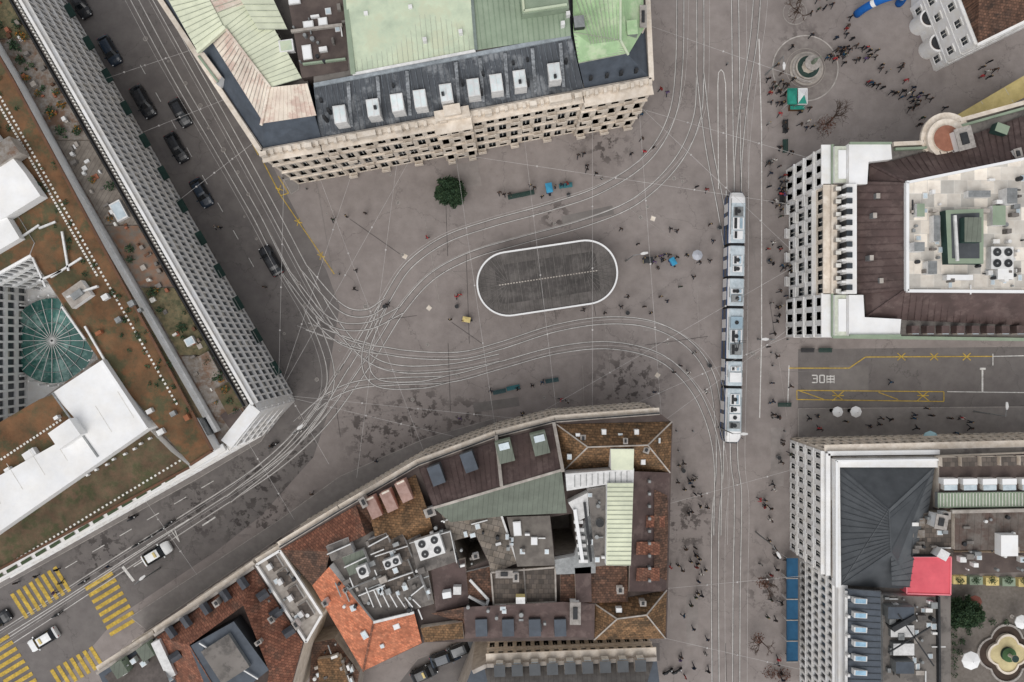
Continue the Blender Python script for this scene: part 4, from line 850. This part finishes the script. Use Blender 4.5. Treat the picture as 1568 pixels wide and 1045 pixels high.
o=MB('bollard'); o.cyl((0,0),.09,0,.85,dark,n=12); o.cyl((0,0),.11,.85,.95,metalg,n=12,r2=.05); bol=o.finish(); bol.location=W(1180,520)
for x,y in [(1180,540),(1182,560),(1182,640),(1112,100),(1200,660),(1205,520),(1035,660),(1038,690),(520,420),(1060,660),(470,290)]+[(350+i*14,130+i*24) for i in range(7)]: inst(bol,'bollard',W(x,y))
o=MB('litter_bin'); o.cyl((0,0),.25,.1,.9,metalg,n=16,r2=.28); o.cyl((0,0),.29,.9,.96,metalw,dark,n=16); o.cyl((0,0),.12,0,.1,dark,n=8); lb=o.finish(); lb.location=W(1175,250)
for x,y in [(1176,400),(1100,350),(960,480),(700,470),(1085,560),(870,300),(1190,700),(1045,720),(590,470)]: inst(lb,'litter_bin',W(x,y))
def lamp(x,y,ang):
    o=MB('street_lamp'); o.cyl((0,0),.12,0,8,metalg,n=10,r2=.06); o.beam((0,0,7.9),(1.3,0,8.2),.07,.07,metalg)
    o.loft([[(.9,-.1,8.15),(.9,.1,8.15),(.9,.1,8.25),(.9,-.1,8.25)],[(1.3,-.2,8.15),(1.3,.2,8.15),(1.3,.2,8.32),(1.3,-.2,8.32)],[(1.9,-.12,8.15),(1.9,.12,8.15),(1.9,.12,8.25),(1.9,-.12,8.25)]],metalw); return o.finish(loc=W(x,y),rot=math.radians(ang))
for x,y,a in ((1157,815,-60),(470,655,40),(1172,115,-90),(958,400,10),(1100,655,0),(1160,520,180),(245,870,40),(1490,630,90)): lamp(x,y,a)
ow=MB('overhead_wires'); wm=M('wire_metal','#c2bfbc','#a9a5a2',rough=.5)
for t in TR[:8]:
    P=cat([Vector((a,b_)) for a,b_ in t],4)
    P=[W(p.x,p.y) for p in P]
    for a,c in zip(P,P[1:]): ow.beam(a+Vector((0,0,5.6)),c+Vector((0,0,5.6)),.03,.03,wm)
for a,c in (((455,290),(447,600)),((500,270),(660,690)),((620,250),(560,720)),((700,235),(760,650)),((800,215),(850,640)),((960,185),(1217,260)),((967,183),(1217,420)),((900,640),(1217,500)),((1000,640),(1217,480)),((1000,760),(1217,700)),((1000,880),(1217,860)),((1000,950),(1217,1000)),((960,60),(1217,150)),((960,0),(1180,30)),((330,100),(180,150)),((380,170),(230,230)),((420,230),(290,330)),((447,600),(700,660)),((395,655),(470,780)),((250,745),(330,860)),((650,245),(1217,330)),((447,600),(640,255)),((800,640),(1217,400)),((447,600),(560,260)),((447,600),(850,640)),((455,290),(820,210)),((360,420),(520,700)),((967,183),(1000,640)),((900,195),(900,640))):
    ow.beam(W(*a)+Vector((0,0,7)),W(*c)+Vector((0,0,7)),.03,.03,wm)
    for t in (.3,.5,.7): q=W(*a).lerp(W(*c),t); ow.cyl(q,.12,6.9,7.1,wm,n=6)
ow.finish(fix=False)

# ---------- tram
cw=M('tram_white','#eceeee','#e0e3e4',rough=.35,dirt=.12,dsc=1); cb=M('tram_blue','#1f4f86','#1a4576',rough=.3,dirt=.1); ct=M('tram_roof','#c3ccd1','#aebac0',sc=1,dirt=.25,dsc=1.2); cg=M('bellows','#2b2c2e','#222324'); pbg=M('pale_blue_grey','#a4b8c4','#93a8b5')
tr=MB('tram'); TL=35.6
def ring(y,w_,zt,sh_=0):
    h=w_/2; return [Vector((-h,y,.35)),Vector((-h*1.0,y,1.0)),Vector((-h,y,2.35)),Vector((-h*.97,y,zt-.45)),Vector((-h*.80,y,zt-.08)),Vector((-h*.4,y,zt)),Vector((h*.4,y,zt)),Vector((h*.80,y,zt-.08)),Vector((h*.97,y,zt-.45)),Vector((h,y,2.35)),Vector((h,y,1.0)),Vector((h,y,.35))]
mods=[(-17.8,-10.0),(-9.6,-6.2),(-5.8,1.2),(1.6,5.4),(5.8,10.0),(10.4,17.8)]
def tm(i,j):
    if j in(0,10): return cb
    if j in (1,9): return glass
    if j in (2,8): return cb
    if j in (3,7): return cw
    return ct
for k,(a,c) in enumerate(mods):
    st=[]
    if k==0: st+=[(a,1.2,2.2),(a+.25,1.8,2.7),(a+.9,2.3,3.2),(a+1.8,2.4,3.4)]
    else: st+=[(a,2.3,3.35),(a+.15,2.4,3.4)]
    if k==len(mods)-1: st+=[(c-1.8,2.4,3.4),(c-.9,2.3,3.2),(c-.25,1.8,2.7),(c,1.2,2.2)]
    else: st+=[(c-.15,2.4,3.4),(c,2.3,3.35)]
    def tmm(i,j,k=k,n=len(st)):
        if k==0 and i==0 and 3<=j<=7: return glass
        if k==len(mods)-1 and i>=n-2 and 3<=j<=7: return glass
        if (k==0 and i in(1,2)) or (k==len(mods)-1 and i in (n-4,n-3)): return cw if 3<=j<=7 else tm(i,j)
        return tm(i,j)
    tr.loft([ring(*s_) for s_ in st],tmm)
    if k<len(mods)-1:
        n0=mods[k+1][0]
        for q in range(5):
            y=c+(n0-c)*(q+.5)/5; tr.loft([ring(y-.035,2.15 if q%2 else 2.28,3.2),ring(y+.035,2.15 if q%2 else 2.28,3.2)],cg)
    rr=random.Random(k+4); y=a+(2.2 if k==0 else .5); yend=c-(2.2 if k==len(mods)-1 else .5)
    while y<yend-.8:
        l=min(rr.uniform(.8,2.0),yend-y); w_=rr.choice([.75,.65,.8]); m=rr.choice([cw,cw,cw,metalg,pbg])
        tr.prism([(-w_,y),(w_,y),(w_,y+l-.2),(-w_,y+l-.2)],3.38,rr.uniform(3.55,3.75),m,m)
        if rr.random()<.6: tr.cyl((0,y+l/2-.1),.28,3.7,3.8,metalg,dark,n=14)
        if rr.random()<.5: tr.prism([(-w_*.8,y+.1),(-w_*.3,y+.1),(-w_*.3,y+l-.3),(-w_*.8,y+l-.3)],3.7,3.79,dark,dark)
        if rr.random()<.5: tr.prism([(w_*.2,y+.1),(w_*.7,y+.1),(w_*.7,y+l-.3),(w_*.2,y+l-.3)],3.7,3.8,metalg,pbg)
        y+=l
    for s in (-1,1): tr.beam((s*1.0,a+1.2,3.42),(s*1.0,c-1.2,3.42),.07,.1,metalg)
    for yy in ((a+c)/2-1,(a+c)/2+.8):
        for s in (-1,1): tr.prism([(s*1.2,yy),(s*1.215,yy),(s*1.215,yy+1.2),(s*1.2,yy+1.2)],.45,2.5,cw,cw)
    if k in(0,2,3,5):
        for yy in ((a+c)/2-.6,(a+c)/2+.6):
            for s in (-.5,.5): tr.beam((s,yy-.28,.3),(s,yy+.28,.3),.12,.5,dark)
for p,q in (((-.4,-3.2,3.8),(0,-4.6,4.6)),((.4,-3.2,3.8),(0,-4.6,4.6)),((0,-4.6,4.6),(0,-3.3,5.5)),((-.85,-3.3,5.52),(.85,-3.3,5.52)),((-.85,-3.5,5.5),(.85,-3.5,5.5))): tr.beam(p,q,.06,.06,dark)
for s in (-1,1):
    for e_ in (-1,1): tr.beam((s*1.15,e_*16.9,2.6),(s*1.45,e_*17.05,2.6),.08,.25,dark); tr.cyl((s*.7,e_*17.5),.12,.7,.85,whitef,n=8)
ta=math.atan2(W(1131,292)[0]-W(1123.5,680)[0],W(1131,292)[1]-W(1123.5,680)[1])
mid=(W(1131,292,3.4)+W(1123.5,680,3.4))/2
o=tr.finish(loc=(mid.x,mid.y,.05),rot=-ta); o.scale=(1,(W(1131,292,3)-W(1123.5,680,3)).length/TL,1)

# ---------- cars
carglass=M('car_glass','#14171a','#1b1f23',rough=.08,spec=.6,dirt=0)
def paint(n,c): return M('car_paint_'+n,c,c,rough=.22,dirt=.06,dsc=2,spec=.6)
tyre=M('tyre','#1a1a1a','#222222'); lightw=M('headlamp','#e8eef2',rough=.1,dirt=0); lightr=M('tail_lamp','#a01818',rough=.2,dirt=0)
def car_mesh(pm,L_=4.5,wd=1.82,van=False,taxi=False):
    o=MB('parked_car'); h=wd/2
    if van: S=[(-.5,.86,1.0,1.5,.8),(-.488,.95,1.0,1.85,.85),(-.46,.97,1.05,1.92,.86),(.20,.98,1.05,1.92,.86),(.30,.98,1.05,1.85,.84),(.40,.97,1.02,1.15,.86),(.47,.93,.85,.95,.8),(.5,.8,.6,.7,.7)]
    else: S=[(-.5,.78,.62,.68,.62),(-.485,.93,.8,.9,.78),(-.43,.98,.88,1.0,.80),(-.32,1.0,.90,1.36,.64),(-.22,1.0,.90,1.44,.64),(.05,1.0,.90,1.44,.64),(.12,1.0,.90,1.38,.63),(.25,1.0,.86,.98,.80),(.36,.99,.80,.90,.78),(.45,.94,.70,.78,.7),(.49,.82,.58,.62,.6),(.5,.74,.5,.54,.55)]
    R=[]
    for x,w_,bz_,tz,tw in S:
        a=h*w_; t=h*tw
        R.append([Vector((x*L_,-a*.96,.22)),Vector((x*L_,-a,.5)),Vector((x*L_,-a*.98,bz_)),Vector((x*L_,-t,tz)),Vector((x*L_,-t*.5,tz+.03)),Vector((x*L_,t*.5,tz+.03)),Vector((x*L_,t,tz)),Vector((x*L_,a*.98,bz_)),Vector((x*L_,a,.5)),Vector((x*L_,a*.96,.22))])
    def mm(i,j):
        if van:
            if i in(4,) and 2<=j<=6: return carglass
            if j in(2,6) and i==3: return carglass
            return pm
        if i in (2,6) and 3<=j<=5: return carglass
        if i in (2,3,4,5,6) and j in (2,6): return carglass
        return pm
    o.loft(R,mm)
    wx=L_*.31
    for x in (-wx,wx):
        for s in (-1,1):
            n=16; A=[Vector((x+.32*math.cos(2*math.pi*i/n),s*(h-.18),.32+.32*math.sin(2*math.pi*i/n))) for i in range(n)]; B=[Vector((v.x,s*(h+.01),v.z)) for v in A]; o.loft([A,B],tyre)
            C=[Vector((x+.19*math.cos(2*math.pi*i/n),s*(h+.02),.32+.19*math.sin(2*math.pi*i/n))) for i in range(n)]; o.face(C,metalg)
    mx=L_*(.36 if van else .2)
    for s in (-1,1):
        o.beam((mx,s*h*.98,.98),(mx-.02,s*(h+.2),1.0),.16,.13,pm)
        o.beam((L_*.47,s*h*.62,.66),(L_*.475,s*h*.8,.64),.12,.1,lightw); o.beam((-L_*.488,s*h*.6,.8),(-L_*.48,s*h*.85,.8),.1,.14,lightr)
    if taxi: o.prism([(-.15,-.4),(.15,-.4),(.15,.4),(-.15,.4)],1.46,1.6,yellowf,yellowf)
    return o
def addcar(x,y,hd,pm,name='parked_car',**k):
    o=car_mesh(pm,**k); o.name=name
    return o.finish(loc=W(x,y)+Vector((0,0,.006)),rot=math.radians(hd))
bk=paint('black','#202226'); nv=paint('navy','#222e3c'); wt=paint('white','#dcdddc'); gy=paint('grey','#5a5e62')
d1=-59.9
addcar(125,8,d1,bk); addcar(171,80,d1,nv,L_=4.4); addcar(222,158,d1,bk,L_=4.9,wd=1.95); addcar(273,228,d1,bk); addcar(311,297,d1,nv,L_=4.3)
addcar(279,175,d1,bk,name='car',L_=4.2); addcar(417,400,180+d1,bk,name='car',L_=4.6)
addcar(243,846,31,wt,name='car',L_=4.4,taxi=True); addcar(70,977,211,wt,name='car',L_=4.5,taxi=True); addcar(780,983,0,wt,name='delivery_van',L_=4.6,van=True)
addcar(650,1028,25,bk,name='car',L_=3.8,taxi=True); addcar(683,1004,20,nv); addcar(708,991,22,gy); addcar(-2,950,31,bk,name='car')
def moto():
    o=MB('motor_scooter')
    for x in (-.6,.6):
        n=14; A=[Vector((x+.26*math.cos(2*math.pi*i/n),-.05,.26+.26*math.sin(2*math.pi*i/n))) for i in range(n)]; o.loft([A,[v+Vector((0,.1,0)) for v in A]],tyre)
    o.loft([[(-.75,-.1,.5),(-.75,.1,.5),(-.75,.08,.75),(-.75,-.08,.75)],[(-.2,-.18,.45),(-.2,.18,.45),(-.2,.14,.82),(-.2,-.14,.82)],[(.1,-.15,.4),(.1,.15,.4),(.1,.1,.55),(.1,-.1,.55)],[(.5,-.18,.4),(.5,.18,.4),(.45,.12,.95),(.45,-.12,.95)]],dark)
    o.beam((.6,0,.3),(.42,0,1.05),.06,.06,metalg); o.beam((.42,-.33,1.05),(.42,.33,1.05),.05,.05,dark); o.cyl((.5,0),.09,.85,.97,whitef,n=8); return o
ms=moto().finish(loc=W(232,822),rot=.55)
for x,y in ((250,810),(262,800),(212,833),(90,940),(130,890),(420,682),(205,793),(1022,1027),(1036,1026)): inst(ms,'motor_scooter',W(x,y),.5)

# ---------- people
coat=M('coat_cloth','#222222',objcol=True,dirt=0,rough=.9); trou=M('trousers','#2a2d35','#22242c',rough=.9); skinm=M('skin','#c99a80','#c08e74',dirt=0,rough=.6); hairm=[M('dark_hair','#2a211c'),M('brown_hair','#4f3a2b'),M('fair_hair','#9b8560')]; shoe=M('shoe_leather','#1c1a19')
def person(step,arm,hair,seed):
    J=[(0,0,.95,.15),(0,0,1.12,.13),(0,.0,1.33,.165),(0,0,1.46,.09),(0,.01,1.54,.055),(0,.02,1.62,.095),(0,.02,1.70,.085)]
    Ed=[(0,1),(1,2),(2,3),(3,4),(4,5),(5,6)]
    def add(p,par): J.append(p); Ed.append((par,len(J)-1)); return len(J)-1
    hands=[]
    for s in (-1,1):
        sw=arm*s
        a=add((s*.19,0,1.40,.075),2); a=add((s*.25,-sw*.10,1.14,.052),a); a=add((s*.25,sw*-.16+.10,.90,.038),a); a=add((s*.25,sw*-.18+.14,.82,.034),a); hands.append(J[a][:3])
        st=step*s
        l=add((s*.095,0,.90,.10),0); l=add((s*.10,st*.22+.03,.50,.065),l); l=add((s*.10,st*.36-(.06 if st<0 else 0),.09,.045),l); l=add((s*.10,st*.36+.14,.045,.042),l)
    me=bpy.data.meshes.new('sk'); me.from_pydata([j[:3] for j in J],Ed,[]); ob=bpy.data.objects.new('sk',me); scene.collection.objects.link(ob)
    md=ob.modifiers.new('s','SKIN'); 
    for i,j in enumerate(J): me.skin_vertices[0].data[i].radius=(j[3]*(1.15 if i in(1,2) else 1),j[3]*(.75 if i in (0,1,2) else 1)); 
    me.skin_vertices[0].data[0].use_root=True
    sb=ob.modifiers.new('u','SUBSURF'); sb.levels=1
    dg=bpy.context.evaluated_depsgraph_get(); m2=bpy.data.meshes.new_from_object(ob.evaluated_get(dg)); bpy.data.objects.remove(ob)
    o=MB('pedestrian'); vs=[v.co.copy() for v in m2.vertices]
    for p in m2.polygons:
        c=p.center
        if c.z>1.52:
            m=hair if (c.z>1.66 or c.y<.02) else skinm
        elif c.z<.1: m=shoe
        elif c.z<.86: m= skinm if abs(c.x)>.2 else trou
        else: m=coat
        o.face([vs[i] for i in p.vertices],m)
    for hx,hy,hz in hands:
        s=1 if hx>0 else -1
        for k,l in enumerate((.07,.08,.075,.06)):
            p=Vector((hx-s*.005,hy-.028+k*.019,hz-.02)); q=p+Vector((-s*.008,.01,-l*.55)); o.beam(p,q,.016,.016,skinm); o.beam(q,q+Vector((-s*.02,.008,-l*.45)),.014,.014,skinm)
        p=Vector((hx-s*.01,hy+.03,hz+.01)); o.beam(p,p+Vector((-s*.012,.03,-.045)),.018,.018,skinm)
    o.beam((0,.11,1.61),(0,.135,1.605),.02,.03,skinm)
    ob=o.finish(smooth=True); bpy.data.meshes.remove(m2); return ob
PV=[person(1,1,hairm[0],1),person(-.8,-.8,hairm[1],2),person(.25,.2,hairm[2],3),person(0.05,.1,hairm[0],4),person(.6,.9,hairm[1],5)]
cols=['#1b1c20','#22252c','#2b2623','#17191c','#3a3634','#1d2a3c','#7d2a2a','#8a8783','#c9c6c0','#20242a','#4a3f38','#24445c','#15171a','#a83a40','#2f3b30','#5b4a70']
pos=[(512,338),(561,328),(532,333),(655,365),(765,297),(772,300),(780,299),(812,286),(818,289),(830,303),(850,288),(860,285),(868,283),(885,240),(898,262),(893,238),(898,256),(912,268),(920,275),(982,215),(985,235),(1000,228),(965,238),(1010,140),(1020,145),(985,175),(980,178),(1065,288),(1080,292),(950,352),(975,375),(1025,352),(1035,355),(1085,345),(1090,370),(985,397),(1000,402),(1012,398),(1015,400),(1035,395),(1050,392),(1085,400),(1060,425),(1040,440),(1010,455),(1020,462),(985,470),(960,455),(995,480),(893,475),(925,480),(950,470),(700,455),(710,492),(705,452),(595,467),(545,443),(1062,540),(868,615),(858,612),(800,632),(800,637),(792,595),(815,590),(830,585),(1030,570),(1040,560),(1000,600),(480,755),(578,705),(418,682),(408,440),(340,350),(333,350),(1052,570),(1080,600),(92,870),(98,890),(88,905),(170,865),(60,880),(30,890),(205,790),(690,490),(547,415),(1180,740),(1078,870),(1066,905),(1060,960),(1045,940),(1468,640),(1450,640),(1415,625),(1395,640),(1360,585),(1345,640),(1235,640),(1250,655),(705,640),(752,598)]
r=random.Random(11)
for i in range(92): pos.append((r.uniform(1172,1212),r.choice([r.uniform(120,330),r.uniform(120,500),r.uniform(380,640),r.uniform(640,1040)])))
for i in range(26): pos.append((r.uniform(1036,1082),r.uniform(690,1040)))
for i in range(14): pos.append((r.uniform(1225,1540),r.uniform(632,668)))
for cx,cy_,n,s in ((1300,70,14,22),(1340,120,10,18),(1385,150,14,14),(1280,90,10,8),(1195,140,8,10),(1190,295,6,8),(1230,180,6,14),(1410,160,8,14),(1255,10,8,14),(1500,110,6,10),(1180,860,4,16),(1050,740,6,12),(1055,860,6,12),(1020,400,6,16),(1325,85,8,12),(1165,770,4,6),(1233,105,10,32)):
    for k in range(n): pos.append((r.gauss(cx,s),r.gauss(cy_,s*.8)))
first=set()
for i,(x,y) in enumerate(pos):
    if (x-1234)**2+(y-106)**2<28**2: continue
    v=r.randrange(5); p=W(x,y)+Vector((0,0,.008)); rot=r.choice([0,math.pi,r.uniform(0,6.28)])+r.uniform(-.4,.4)
    if 1222<x<1700 and 626<y<680: p.z=.125
    c=lin(r.choice(cols[:6]+cols)); 
    if v not in first: first.add(v); ob=PV[v]; ob.location=p; ob.rotation_euler[2]=rot; ob.color=c; continue
    inst(PV[v],'pedestrian',p,rot,c,r.uniform(.95,1.08))
print('objs',len(bpy.data.objects))
